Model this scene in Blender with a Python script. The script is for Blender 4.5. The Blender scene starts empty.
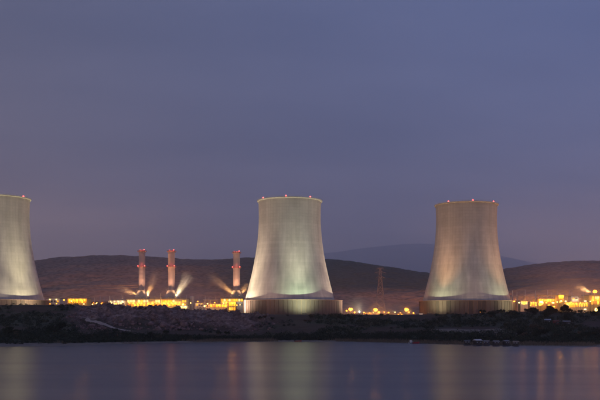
import bpy, math, random
import numpy as np
from mathutils import Vector, Matrix

# ------------------------------------------------------------------ camera, world, exposure
sc = bpy.context.scene
col = sc.collection
F = 824.0            # focal length in photograph pixels (600 px wide)
HOR = 318.0          # horizon row of the photograph
CAMZ = 17.0
cam_d = bpy.data.cameras.new("camera")
cam_d.sensor_width = 36.0
cam_d.lens = 36.0 * F / 600.0
cam_d.shift_y = (HOR - 200.0) / 600.0
cam_d.clip_start = 1.0
cam_d.clip_end = 60000.0
cam = bpy.data.objects.new("camera", cam_d)
cam.location = (0, 0, CAMZ)
cam.rotation_euler = (math.radians(90), 0, 0)
col.objects.link(cam)
sc.camera = cam

sc.view_settings.view_transform = 'Standard'
sc.view_settings.look = 'None'
sc.view_settings.exposure = 0.0
sc.view_settings.gamma = 1.0
sc.cycles.use_denoising = True
sc.cycles.max_bounces = 5
sc.cycles.diffuse_bounces = 2
sc.cycles.glossy_bounces = 2
sc.cycles.volume_bounces = 2
sc.cycles.transparent_max_bounces = 8
sc.cycles.sample_clamp_indirect = 3.0
sc.cycles.volume_max_steps = 160
sc.cycles.volume_step_rate = 0.6

def make_world():
    w = bpy.data.worlds.new("World")
    sc.world = w
    w.use_nodes = True
    nt = w.node_tree
    nt.nodes.clear()
    N, L = nt.nodes.new, nt.links.new
    out = N('ShaderNodeOutputWorld')
    bg = N('ShaderNodeBackground')
    L(bg.outputs[0], out.inputs[0])
    sky = N('ShaderNodeTexSky')
    sky.sky_type = 'NISHITA'
    sky.sun_disc = False
    sky.sun_elevation = math.radians(1.0)
    sky.sun_rotation = math.radians(150)
    sky.air_density = 1.2
    sky.dust_density = 2.0
    tc = N('ShaderNodeTexCoord')
    sep = N('ShaderNodeSeparateXYZ')
    L(tc.outputs['Generated'], sep.inputs[0])
    # dusk cloud deck: colour by elevation
    ramp = N('ShaderNodeValToRGB')
    L(sep.outputs['Z'], ramp.inputs[0])
    cr = ramp.color_ramp
    pts = SKY_RAMP
    cr.elements[0].position, cr.elements[0].color = pts[0][0], (*pts[0][1], 1)
    cr.elements[1].position, cr.elements[1].color = pts[-1][0], (*pts[-1][1], 1)
    for p, c in pts[1:-1]:
        e = cr.elements.new(p); e.color = (*c, 1)
    # bluer towards the right-hand side of the sky, dimmer and browner to the left
    mr = N('ShaderNodeMapRange'); mr.inputs[1].default_value = -0.45; mr.inputs[2].default_value = 0.45
    L(sep.outputs['X'], mr.inputs[0])
    side = N('ShaderNodeMix'); side.data_type = 'RGBA'
    side.inputs[6].default_value = (1.03, 0.95, 0.86, 1)
    side.inputs[7].default_value = (0.95, 1.12, 1.34, 1)
    L(mr.outputs[0], side.inputs[0])
    m1 = N('ShaderNodeMix'); m1.data_type = 'RGBA'; m1.blend_type = 'MULTIPLY'; m1.inputs[0].default_value = 1
    L(ramp.outputs[0], m1.inputs[6]); L(side.outputs[2], m1.inputs[7])
    # long thin cloud streaks, flattened by dividing the direction by its height
    addz = N('ShaderNodeMath'); addz.operation = 'ADD'; addz.inputs[1].default_value = 0.09
    absz = N('ShaderNodeMath'); absz.operation = 'ABSOLUTE'
    L(sep.outputs['Z'], absz.inputs[0]); L(absz.outputs[0], addz.inputs[0])
    dv = N('ShaderNodeVectorMath'); dv.operation = 'DIVIDE'
    cmb = N('ShaderNodeCombineXYZ')
    for i in range(3): L(addz.outputs[0], cmb.inputs[i])
    L(tc.outputs['Generated'], dv.inputs[0]); L(cmb.outputs[0], dv.inputs[1])
    mp = N('ShaderNodeMapping'); mp.inputs['Scale'].default_value = (0.75, 1.1, 0.7)
    mp.inputs['Location'].default_value = (3.1, 1.7, 0)
    L(dv.outputs[0], mp.inputs[0])
    n1 = N('ShaderNodeTexNoise'); n1.inputs['Scale'].default_value = 1.0
    n1.inputs['Detail'].default_value = 5; n1.inputs['Roughness'].default_value = 0.5
    L(mp.outputs[0], n1.inputs[0])
    r2 = N('ShaderNodeMapRange'); r2.inputs[1].default_value = 0.35; r2.inputs[2].default_value = 0.68
    L(n1.outputs[0], r2.inputs[0])
    cl = N('ShaderNodeMix'); cl.data_type = 'RGBA'
    cl.inputs[6].default_value = (0.78, 0.80, 0.84, 1)
    cl.inputs[7].default_value = (1.20, 1.12, 1.07, 1)
    L(r2.outputs[0], cl.inputs[0])
    m2 = N('ShaderNodeMix'); m2.data_type = 'RGBA'; m2.blend_type = 'MULTIPLY'; m2.inputs[0].default_value = 1
    L(m1.outputs[2], m2.inputs[6]); L(cl.outputs[2], m2.inputs[7])
    # the physical twilight sky behind the cloud deck
    sk = N('ShaderNodeMix'); sk.data_type = 'RGBA'; sk.blend_type = 'MULTIPLY'; sk.inputs[0].default_value = 1
    sk.inputs[7].default_value = (0.05, 0.05, 0.05, 1)
    L(sky.outputs[0], sk.inputs[6])
    m3 = N('ShaderNodeMix'); m3.data_type = 'RGBA'; m3.inputs[0].default_value = 0.06
    # low banks of cloud still holding some pink afterglow, away from the middle
    hz = N('ShaderNodeMapRange'); hz.interpolation_type = 'SMOOTHSTEP'
    hz.inputs[1].default_value = 0.165; hz.inputs[2].default_value = 0.055
    L(sep.outputs['Z'], hz.inputs[0])
    ax = N('ShaderNodeMath'); ax.operation = 'ABSOLUTE'; L(sep.outputs['X'], ax.inputs[0])
    axr = N('ShaderNodeMapRange'); axr.interpolation_type = 'SMOOTHSTEP'; axr.inputs[1].default_value = 0.08; axr.inputs[2].default_value = 0.30
    L(ax.outputs[0], axr.inputs[0])
    pk = N('ShaderNodeMath'); pk.operation = 'MULTIPLY'; L(hz.outputs[0], pk.inputs[0]); L(axr.outputs[0], pk.inputs[1])
    pk2 = N('ShaderNodeMath'); pk2.operation = 'MULTIPLY'; L(pk.outputs[0], pk2.inputs[0])
    pn = N('ShaderNodeMapRange'); pn.inputs[1].default_value = 0.36; pn.inputs[2].default_value = 0.62; pn.inputs[3].default_value = 0.6
    L(n1.outputs[0], pn.inputs[0]); L(pn.outputs[0], pk2.inputs[1])
    pm = N('ShaderNodeMix'); pm.data_type = 'RGBA'; pm.inputs[7].default_value = (0.95, 0.62, 0.56, 1)
    L(pk2.outputs[0], pm.inputs[0]); L(m2.outputs[2], pm.inputs[6])
    L(pm.outputs[2], m3.inputs[6]); L(sk.outputs[2], m3.inputs[7])
    L(m3.outputs[2], bg.inputs[0])
    bg.inputs[1].default_value = 1.0

SKY_RAMP = [(0.0, (0.365, 0.305, 0.385)), (0.06, (0.325, 0.274, 0.362)), (0.12, (0.205, 0.192, 0.290)),
            (0.20, (0.122, 0.142, 0.252)), (0.36, (0.120, 0.147, 0.274)), (1.0, (0.105, 0.132, 0.258))]
make_world()

# ------------------------------------------------------------------ helpers
rng = np.random.default_rng(7)
random.seed(7)
PI = math.pi

def P(x, y, Y):
    """a photograph pixel at a chosen distance, as a point of the place"""
    return Vector(((x - 300.0) / F * Y, Y, CAMZ + (HOR - y) / F * Y))

def wx(x, Y): return (x - 300.0) / F * Y
def wz(y, Y): return CAMZ + (HOR - y) / F * Y

def tag(o, label=None, cat=None, group=None, kind=None):
    if label: o['label'] = label
    if cat: o['category'] = cat
    if group: o['group'] = group
    if kind: o['kind'] = kind
    return o

def empty(name, loc, rz=0.0):
    o = bpy.data.objects.new(name, None)
    o.empty_display_size = 2.0
    o.location = loc
    o.rotation_euler = (0, 0, rz)
    col.objects.link(o)
    return o

def link(name, me, parent=None, loc=None, rz=None):
    o = bpy.data.objects.new(name, me)
    col.objects.link(o)
    if parent is not None: o.parent = parent
    if loc is not None: o.location = loc
    if rz is not None: o.rotation_euler = (0, 0, rz)
    return o

class MB:
    def __init__(s):
        s.v, s.f, s.sm = [], [], []
    def box(s, x0, x1, y0, y1, z0, z1):
        b = len(s.v)
        s.v += [(x0, y0, z0), (x1, y0, z0), (x1, y1, z0), (x0, y1, z0), (x0, y0, z1), (x1, y0, z1), (x1, y1, z1), (x0, y1, z1)]
        s.f += [(b, b+3, b+2, b+1), (b+4, b+5, b+6, b+7), (b, b+1, b+5, b+4), (b+1, b+2, b+6, b+5), (b+2, b+3, b+7, b+6), (b+3, b, b+4, b+7)]
        return s
    def frust(s, cx, cy, z0, z1, ax, ay, bx, by):
        b = len(s.v)
        s.v += [(cx-ax, cy-ay, z0), (cx+ax, cy-ay, z0), (cx+ax, cy+ay, z0), (cx-ax, cy+ay, z0),
                (cx-bx, cy-by, z1), (cx+bx, cy-by, z1), (cx+bx, cy+by, z1), (cx-bx, cy+by, z1)]
        s.f += [(b, b+3, b+2, b+1), (b+4, b+5, b+6, b+7), (b, b+1, b+5, b+4), (b+1, b+2, b+6, b+5), (b+2, b+3, b+7, b+6), (b+3, b, b+4, b+7)]
        return s
    def tube(s, p, q, r0, r1=None, n=8, caps=True):
        p, q = Vector(p), Vector(q)
        r1 = r0 if r1 is None else r1
        d = (q - p).normalized()
        a = d.orthogonal().normalized(); c = d.cross(a)
        b = len(s.v)
        for k in range(n):
            t = 2*PI*k/n
            o = a*math.cos(t) + c*math.sin(t)
            s.v.append(tuple(p + o*r0)); s.v.append(tuple(q + o*r1))
        for k in range(n):
            i, j = b + 2*k, b + 2*((k+1) % n)
            s.f.append((i, j, j+1, i+1))
        if caps:
            s.f.append(tuple(b + 2*k for k in range(n))[::-1])
            s.f.append(tuple(b + 2*k + 1 for k in range(n)))
        return s
    def lathe(s, prof, n=48, cx=0, cy=0, close=False):
        b = len(s.v); m = len(prof)
        for k in range(n):
            t = 2*PI*k/n
            for (r, z) in prof:
                s.v.append((cx + r*math.cos(t), cy + r*math.sin(t), z))
        for k in range(n):
            i, j = b + k*m, b + ((k+1) % n)*m
            for q in range(m - (0 if close else 1)):
                q2 = (q+1) % m
                s.f.append((i+q, j+q, j+q2, i+q2))
        return s
    def sphere(s, c, r, n=10, m=6, sz=1.0):
        prof = [(max(1e-3, r*math.sin(PI*k/m)), c[2] - r*sz*math.cos(PI*k/m)) for k in range(m+1)]
        return s.lathe(prof, n, c[0], c[1])
    def mesh(s, name, mat, smooth=False):
        me = bpy.data.meshes.new(name)
        me.from_pydata([tuple(v) for v in s.v], [], s.f)
        me.update()
        if mat is not None: me.materials.append(mat)
        if smooth:
            me.polygons.foreach_set('use_smooth', [True]*len(me.polygons))
        return me
    def build(s, name, mat, parent=None, loc=None, smooth=False):
        return link(name, s.mesh(name, mat, smooth), parent, loc)

def np_mesh(name, verts, quads, mat):
    me = bpy.data.meshes.new(name)
    verts = np.asarray(verts, np.float32); quads = np.asarray(quads, np.int32)
    k = quads.shape[1]
    me.vertices.add(len(verts)); me.vertices.foreach_set('co', verts.ravel())
    me.loops.add(quads.size); me.loops.foreach_set('vertex_index', quads.ravel())
    me.polygons.add(len(quads))
    me.polygons.foreach_set('loop_start', np.arange(0, quads.size, k, dtype=np.int32))
    me.polygons.foreach_set('loop_total', np.full(len(quads), k, np.int32))
    me.update(calc_edges=True)
    if mat is not None: me.materials.append(mat)
    return me

# value noise for terrain
def vnoise(x, y, seed=0):
    xi, yi = np.floor(x).astype(np.int64), np.floor(y).astype(np.int64)
    fx, fy = x - xi, y - yi
    fx, fy = fx*fx*(3-2*fx), fy*fy*(3-2*fy)
    def h(a, b):
        n = (a*374761393 + b*668265263 + seed*1442695041) & 0x7fffffff
        n = ((n ^ (n >> 13)) * 1274126177) & 0x7fffffff
        return ((n ^ (n >> 16)) & 0xffff) / 65535.0
    return (h(xi, yi)*(1-fx) + h(xi+1, yi)*fx)*(1-fy) + (h(xi, yi+1)*(1-fx) + h(xi+1, yi+1)*fx)*fy

def fbm(x, y, octv=4, seed=0):
    a, s, t = 0.5, 0.0, 0.0
    for o in range(octv):
        s = s + a*vnoise(x*2**o, y*2**o, seed+o*17); t += a; a *= 0.5
    return s/t

# ------------------------------------------------------------------ materials
MATS = {}
def pbr(name, colour, rough=0.8, metal=0.0, var=0.15, scale=0.6, bump=0.0, streak=False):
    if name in MATS: return MATS[name]
    m = bpy.data.materials.new(name); MATS[name] = m
    m.use_nodes = True
    nt = m.node_tree; N, L = nt.nodes.new, nt.links.new
    b = nt.nodes['Principled BSDF']
    b.inputs['Roughness'].default_value = rough
    b.inputs['Metallic'].default_value = metal
    tc = N('ShaderNodeTexCoord')
    mp = N('ShaderNodeMapping')
    mp.inputs['Scale'].default_value = (1, 1, 0.12) if streak else (1, 1, 1)
    L(tc.outputs['Object'], mp.inputs[0])
    n = N('ShaderNodeTexNoise'); n.inputs['Scale'].default_value = scale
    n.inputs['Detail'].default_value = 5
    L(mp.outputs[0], n.inputs[0])
    mr = N('ShaderNodeMapRange'); mr.inputs[1].default_value = 0.3; mr.inputs[2].default_value = 0.7
    mr.inputs[3].default_value = 1 - var; mr.inputs[4].default_value = 1 + var
    L(n.outputs[0], mr.inputs[0])
    mx = N('ShaderNodeMix'); mx.data_type = 'RGBA'; mx.blend_type = 'MULTIPLY'; mx.inputs[0].default_value = 1
    mx.inputs[6].default_value = (*colour, 1)
    L(mr.outputs[0], mx.inputs[7])
    L(mx.outputs[2], b.inputs['Base Color'])
    if bump > 0:
        bp = N('ShaderNodeBump'); bp.inputs['Distance'].default_value = bump; bp.inputs['Strength'].default_value = 0.6
        L(n.outputs[0], bp.inputs['Height']); L(bp.outputs[0], b.inputs['Normal'])
    return m

def emit(name, colour, strength):
    if name in MATS: return MATS[name]
    m = bpy.data.materials.new(name); MATS[name] = m
    m.use_nodes = True
    b = m.node_tree.nodes['Principled BSDF']
    b.inputs['Base Color'].default_value = (*[min(1, c) for c in colour], 1)
    b.inputs['Emission Color'].default_value = (*colour, 1)
    b.inputs['Emission Strength'].default_value = strength
    b.inputs['Roughness'].default_value = 0.4
    return m

SOD = (1.0, 0.37, 0.06)
AMB = (1.0, 0.44, 0.04)
M_steel = pbr('galvanised_steel', (0.42, 0.40, 0.38), 0.5, 0.3)
M_dark = pbr('dark_steel', (0.09, 0.085, 0.085), 0.6, 0.2)
M_clad = pbr('cream_cladding', (0.55, 0.50, 0.40), 0.7, streak=True)
M_clad2 = pbr('pale_cladding', (0.62, 0.60, 0.58), 0.7, streak=True)
M_clad3 = pbr('grey_cladding', (0.34, 0.36, 0.40), 0.7, streak=True)
M_yel = pbr('ochre_cladding', (0.60, 0.46, 0.18), 0.7, streak=True)
M_brown = pbr('brown_brick', (0.28, 0.17, 0.12), 0.9)
M_roof = pbr('roof_sheet', (0.20, 0.19, 0.19), 0.8)
M_conc = pbr('plain_concrete', (0.36, 0.34, 0.31), 0.9, bump=0.05)
M_stack = pbr('stack_paint', (0.58, 0.46, 0.40), 0.7, var=0.1, scale=0.25, streak=True)
M_rail = pbr('beacon_tinted_rail', (0.42, 0.17, 0.13), 0.6)  # red glow of the beacons put into the rail colour
M_bark = pbr('bark', (0.07, 0.05, 0.035), 0.95, scale=3)
M_path = pbr('pale_dust', (0.40, 0.32, 0.27), 0.95, scale=0.2)
M_lamp = emit('sodium_lamp', (1.0, 0.34, 0.03), 5.0)
M_lampw = emit('pale_lamp', (1.0, 0.62, 0.16), 6.0)
M_lampg = emit('mercury_lamp', (0.82, 1.0, 0.80), 5.0)
M_red = emit('red_beacon', (1.0, 0.10, 0.09), 5.0)
M_win = emit('lit_window_yellow', (1.0, 0.50, 0.04), 1.8)
M_win2 = emit('lit_window_amber', (1.0, 0.41, 0.02), 1.3)
M_win4 = emit('lit_window_orange', (1.0, 0.33, 0.02), 0.8)
M_dim = emit('dim_window', (1.0, 0.38, 0.05), 0.3)
M_win3 = emit('lit_window_pale', (1.0, 0.74, 0.28), 1.45)

def shell_material():
    m = bpy.data.materials.new('weathered_tower_concrete'); m.use_nodes = True
    nt = m.node_tree; N, L = nt.nodes.new, nt.links.new
    b = nt.nodes['Principled BSDF']; b.inputs['Roughness'].default_value = 0.92
    uv = N('ShaderNodeUVMap')
    sep = N('ShaderNodeSeparateXYZ'); L(uv.outputs[0], sep.inputs[0])
    def math_(op, a, c=None):
        n = N('ShaderNodeMath'); n.operation = op
        for i, q in enumerate((a, c)):
            if q is None: continue
            if isinstance(q, (int, float)): n.inputs[i].default_value = q
            else: L(q, n.inputs[i])
        return n.outputs[0]
    # formwork grid: u counts panels round the shell, v counts lifts
    pu = math_('MULTIPLY', sep.outputs[0], 60); pv = math_('MULTIPLY', sep.outputs[1], 34)
    def line(p, w):
        fr = math_('FRACT', p)
        d = math_('ABSOLUTE', math_('SUBTRACT', fr, 0.5))
        mr = N('ShaderNodeMapRange'); mr.inputs[1].default_value = 0.5 - w; mr.inputs[2].default_value = 0.5
        L(d, mr.inputs[0]); return mr.outputs[0]
    lu, lv = line(pu, 0.10), line(pv, 0.10)
    cmb = N('ShaderNodeCombineXYZ')
    L(math_('FLOOR', pu), cmb.inputs[0]); L(math_('FLOOR', pv), cmb.inputs[1])
    wn = N('ShaderNodeTexWhiteNoise'); wn.noise_dimensions = '2D'; L(cmb.outputs[0], wn.inputs[0])
    lift = N('ShaderNodeTexWhiteNoise'); lift.noise_dimensions = '1D'; L(math_('FLOOR', pv), lift.inputs['W'])
    coln = N('ShaderNodeTexWhiteNoise'); coln.noise_dimensions = '1D'; L(math_('FLOOR', pu), coln.inputs['W'])
    tc = N('ShaderNodeTexCoord')
    mp = N('ShaderNodeMapping'); mp.inputs['Scale'].default_value = (1, 1, 0.05); L(tc.outputs['Object'], mp.inputs[0])
    st = N('ShaderNodeTexNoise'); st.inputs['Scale'].default_value = 0.22; st.inputs['Detail'].default_value = 6
    L(mp.outputs[0], st.inputs[0])
    bl = N('ShaderNodeTexNoise'); bl.inputs['Scale'].default_value = 0.05; bl.inputs['Detail'].default_value = 4
    L(tc.outputs['Object'], bl.inputs[0])
    # soot and wet stains running down from the rim
    topm = N('ShaderNodeMapRange'); topm.inputs[1].default_value = 0.42; topm.inputs[2].default_value = 1.0
    L(sep.outputs[1], topm.inputs[0])
    stain = math_('MULTIPLY', topm.outputs[0], math_('ADD', math_('MULTIPLY', st.outputs[0], 0.7), 0.05))
    v = math_('ADD', 0.80, math_('MULTIPLY', wn.outputs[0], 0.05))
    v = math_('ADD', v, math_('MULTIPLY', lift.outputs[0], 0.07))
    v = math_('ADD', v, math_('MULTIPLY', coln.outputs[0], 0.07))
    v = math_('ADD', v, math_('MULTIPLY', math_('SUBTRACT', st.outputs[0], 0.5), 0.75))
    v = math_('ADD', v, math_('MULTIPLY', math_('SUBTRACT', bl.outputs[0], 0.5), 0.3))
    v = math_('SUBTRACT', v, math_('MULTIPLY', stain, 0.75))
    v = math_('SUBTRACT', v, math_('MULTIPLY', lu, 0.065))
    v = math_('SUBTRACT', v, math_('MULTIPLY', lv, 0.06))
    mx = N('ShaderNodeMix'); mx.data_type = 'RGBA'; mx.blend_type = 'MULTIPLY'; mx.inputs[0].default_value = 1
    mx.inputs[6].default_value = (0.62, 0.565, 0.51, 1)
    L(v, mx.inputs[7]); L(mx.outputs[2], b.inputs['Base Color'])
    bp = N('ShaderNodeBump'); bp.inputs['Distance'].default_value = 0.08; bp.inputs['Strength'].default_value = 0.25
    L(math_('SUBTRACT', math_('SUBTRACT', 1, lu), math_('MULTIPLY', lv, 0.6)), bp.inputs['Height'])
    L(bp.outputs[0], b.inputs['Normal'])
    return m
M_shell = shell_material()

def leaf_material(name, c1, c2):
    m = bpy.data.materials.new(name); m.use_nodes = True
    nt = m.node_tree; N, L = nt.nodes.new, nt.links.new
    b = nt.nodes['Principled BSDF']; b.inputs['Roughness'].default_value = 0.8
    tc = N('ShaderNodeNewGeometry')
    n = N('ShaderNodeTexNoise'); n.inputs['Scale'].default_value = 0.06; n.inputs['Detail'].default_value = 6
    n.inputs['Roughness'].default_value = 0.7
    L(tc.outputs['Position'], n.inputs[0])
    r = N('ShaderNodeValToRGB'); r.color_ramp.elements[0].position = 0.35; r.color_ramp.elements[1].position = 0.65
    r.color_ramp.elements[0].color = (*c1, 1); r.color_ramp.elements[1].color = (*c2, 1)
    L(n.outputs[0], r.inputs[0]); L(r.outputs[0], b.inputs['Base Color'])
    return m
M_leaf = leaf_material('scrub_leaves', (0.009, 0.020, 0.009), (0.026, 0.042, 0.018))
M_leaf2 = leaf_material('dry_leaves', (0.060, 0.050, 0.030), (0.110, 0.085, 0.050))

def ground_material():
    m = bpy.data.materials.new('bank_and_plain_ground'); m.use_nodes = True
    nt = m.node_tree; N, L = nt.nodes.new, nt.links.new
    b = nt.nodes['Principled BSDF']; b.inputs['Roughness'].default_value = 0.95
    geo = N('ShaderNodeNewGeometry')
    at = N('ShaderNodeAttribute'); at.attribute_name = 'cover'     # r rock, g scrub, b sand
    sep = N('ShaderNodeSeparateColor'); L(at.outputs['Color'], sep.inputs[0])
    def noise(s, d=6, r=0.6):
        n = N('ShaderNodeTexNoise'); n.inputs['Scale'].default_value = s; n.inputs['Detail'].default_value = d
        n.inputs['Roughness'].default_value = r
        L(geo.outputs['Position'], n.inputs[0]); return n.outputs[0]
    def ramp(v, cs):
        r = N('ShaderNodeValToRGB'); e = r.color_ramp.elements
        e[0].position, e[0].color = cs[0][0], (*cs[0][1], 1); e[1].position, e[1].color = cs[-1][0], (*cs[-1][1], 1)
        for p, c in cs[1:-1]:
            q = e.new(p); q.color = (*c, 1)
        L(v, r.inputs[0]); return r.outputs[0]
    def mix(f, a, c):
        x = N('ShaderNodeMix'); x.data_type = 'RGBA'; L(f, x.inputs[0]); L(a, x.inputs[6]); L(c, x.inputs[7]); return x.outputs[2]
    soil = ramp(noise(0.03, 8, 0.7), [(0.35, (0.034, 0.020, 0.014)), (0.5, (0.056, 0.032, 0.023)), (0.68, (0.040, 0.038, 0.020))])
    rock = ramp(noise(0.16, 8, 0.72), [(0.36, (0.06, 0.034, 0.030)), (0.5, (0.19, 0.115, 0.10)), (0.64, (0.38, 0.27, 0.235))])
    scrub = ramp(noise(0.12, 8, 0.7), [(0.35, (0.018, 0.030, 0.016)), (0.65, (0.050, 0.064, 0.030))])
    sand = ramp(noise(0.2, 6, 0.6), [(0.3, (0.16, 0.13, 0.11)), (0.7, (0.27, 0.23, 0.19))])
    c = mix(sep.outputs[0], soil, rock); c = mix(sep.outputs[1], c, scrub); c = mix(sep.outputs[2], c, sand)
    L(c, b.inputs['Base Color'])
    bp = N('ShaderNodeBump'); bp.inputs['Distance'].default_value = 0.8; bp.inputs['Strength'].default_value = 0.7
    L(noise(0.35, 8, 0.75), bp.inputs['Height']); L(bp.outputs[0], b.inputs['Normal'])
    return m

def hill_material():
    m = bpy.data.materials.new('scrubby_hillside'); m.use_nodes = True
    nt = m.node_tree; N, L = nt.nodes.new, nt.links.new
    b = nt.nodes['Principled BSDF']; b.inputs['Roughness'].default_value = 0.95
    geo = N('ShaderNodeNewGeometry')
    def noise(s, d, r):
        n = N('ShaderNodeTexNoise'); n.inputs['Scale'].default_value = s; n.inputs['Detail'].default_value = d
        n.inputs['Roughness'].default_value = r
        L(geo.outputs['Position'], n.inputs[0]); return n.outputs[0]
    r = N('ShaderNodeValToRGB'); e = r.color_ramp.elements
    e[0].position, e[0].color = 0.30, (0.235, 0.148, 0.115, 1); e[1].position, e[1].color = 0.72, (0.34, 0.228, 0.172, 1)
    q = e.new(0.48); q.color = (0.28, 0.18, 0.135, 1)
    L(noise(0.012, 10, 0.72), r.inputs[0])
    v = N('ShaderNodeTexVoronoi'); v.inputs['Scale'].default_value = 0.11; v.inputs['Randomness'].default_value = 1
    L(geo.outputs['Position'], v.inputs[0])
    mr = N('ShaderNodeMapRange'); mr.inputs[1].default_value = 0.25; mr.inputs[2].default_value = 0.6
    mr.inputs[3].default_value = 0.50; mr.inputs[4].default_value = 1.05
    L(v.outputs['Distance'], mr.inputs[0])
    mx = N('ShaderNodeMix'); mx.data_type = 'RGBA'; mx.blend_type = 'MULTIPLY'; mx.inputs[0].default_value = 1
    # plant glow painted in: warm brown flanks, cooler grey-green middle
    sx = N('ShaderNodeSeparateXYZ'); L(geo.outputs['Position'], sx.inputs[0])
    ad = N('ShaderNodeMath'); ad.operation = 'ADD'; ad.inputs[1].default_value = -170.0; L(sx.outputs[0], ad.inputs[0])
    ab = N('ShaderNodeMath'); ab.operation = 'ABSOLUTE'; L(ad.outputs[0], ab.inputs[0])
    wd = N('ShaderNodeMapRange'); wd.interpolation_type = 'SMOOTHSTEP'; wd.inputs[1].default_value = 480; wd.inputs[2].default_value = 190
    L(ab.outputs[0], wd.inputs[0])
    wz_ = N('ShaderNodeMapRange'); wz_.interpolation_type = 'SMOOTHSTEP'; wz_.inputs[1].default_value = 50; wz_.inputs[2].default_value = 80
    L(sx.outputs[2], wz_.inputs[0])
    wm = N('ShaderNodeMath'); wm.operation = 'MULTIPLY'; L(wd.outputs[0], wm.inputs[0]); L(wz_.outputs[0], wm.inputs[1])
    cool_mid = N('ShaderNodeMix'); cool_mid.data_type = 'RGBA'; cool_mid.inputs[7].default_value = (0.070, 0.080, 0.062, 1)
    L(wm.outputs[0], cool_mid.inputs[0]); L(r.outputs[0], cool_mid.inputs[6])
    L(cool_mid.outputs[2], mx.inputs[6]); L(mr.outputs[0], mx.inputs[7])
    L(mx.outputs[2], b.inputs['Base Color'])
    return m

def water_material():
    m = bpy.data.materials.new('lake_water'); m.use_nodes = True
    nt = m.node_tree; N, L = nt.nodes.new, nt.links.new
    b = nt.nodes['Principled BSDF']
    b.inputs['Base Color'].default_value = (0.010, 0.030, 0.058, 1)
    b.inputs['IOR'].default_value = 1.40
    b.inputs['Roughness'].default_value = 0.20
    geo = N('ShaderNodeNewGeometry')
    mp = N('ShaderNodeMapping'); mp.inputs['Scale'].default_value = (0.25, 0.9, 1)
    L(geo.outputs['Position'], mp.inputs[0])
    n = N('ShaderNodeTexNoise'); n.inputs['Scale'].default_value = 0.25; n.inputs['Detail'].default_value = 4
    L(mp.outputs[0], n.inputs[0])
    bp = N('ShaderNodeBump'); bp.inputs['Distance'].default_value = 0.05; bp.inputs['Strength'].default_value = 0.2
    L(n.outputs[0], bp.inputs['Height']); L(bp.outputs[0], b.inputs['Normal'])
    # wind lanes change the polish a little
    mp2 = N('ShaderNodeMapping'); mp2.inputs['Scale'].default_value = (0.004, 0.03, 1)
    L(geo.outputs['Position'], mp2.inputs[0])
    n2 = N('ShaderNodeTexNoise'); n2.inputs['Scale'].default_value = 1.0; n2.inputs['Detail'].default_value = 3
    L(mp2.outputs[0], n2.inputs[0])
    mr = N('ShaderNodeMapRange'); mr.inputs[1].default_value = 0.3; mr.inputs[2].default_value = 0.7
    mr.inputs[3].default_value = 0.22; mr.inputs[4].default_value = 0.27
    L(n2.outputs[0], mr.inputs[0]); L(mr.outputs[0], b.inputs['Roughness'])
    return m

# ------------------------------------------------------------------ terrain
PLAT = 20.0
def tab(u, pts):
    xs, ys = zip(*pts)
    return np.interp(u, xs, ys)
SHORE = [(-300, 470), (0, 486), (60, 500), (100, 522), (170, 560), (250, 590), (350, 588), (400, 560), (430, 542), (470, 520), (520, 505), (600, 490), (900, 470)]
CREST = [(-300, 29), (0, 28.3), (70, 28.0), (120, 26.6), (160, 25.6), (200, 23.6), (245, 21.4), (290, 19.2), (345, 18.9), (420, 20.2), (470, 20.4), (505, 22), (540, 23.0), (560, 22.2), (600, 20.4), (900, 22)]
SKYL = [(-300, 262), (-60, 265), (0, 264), (30, 261.5), (60, 257.5), (90, 255.2), (120, 255), (150, 256.5), (180, 258.5), (210, 259.5), (245, 258), (290, 257), (325, 258.8), (345, 260.5), (380, 267), (410, 271.5), (435, 274.5), (470, 275), (490, 272), (505, 269.5), (520, 267), (550, 262.8), (580, 261), (600, 261), (700, 258), (900, 256)]
CR_Y = 722.0

def smooth(t):
    t = np.clip(t, 0, 1); return t*t*(3-2*t)

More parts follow.
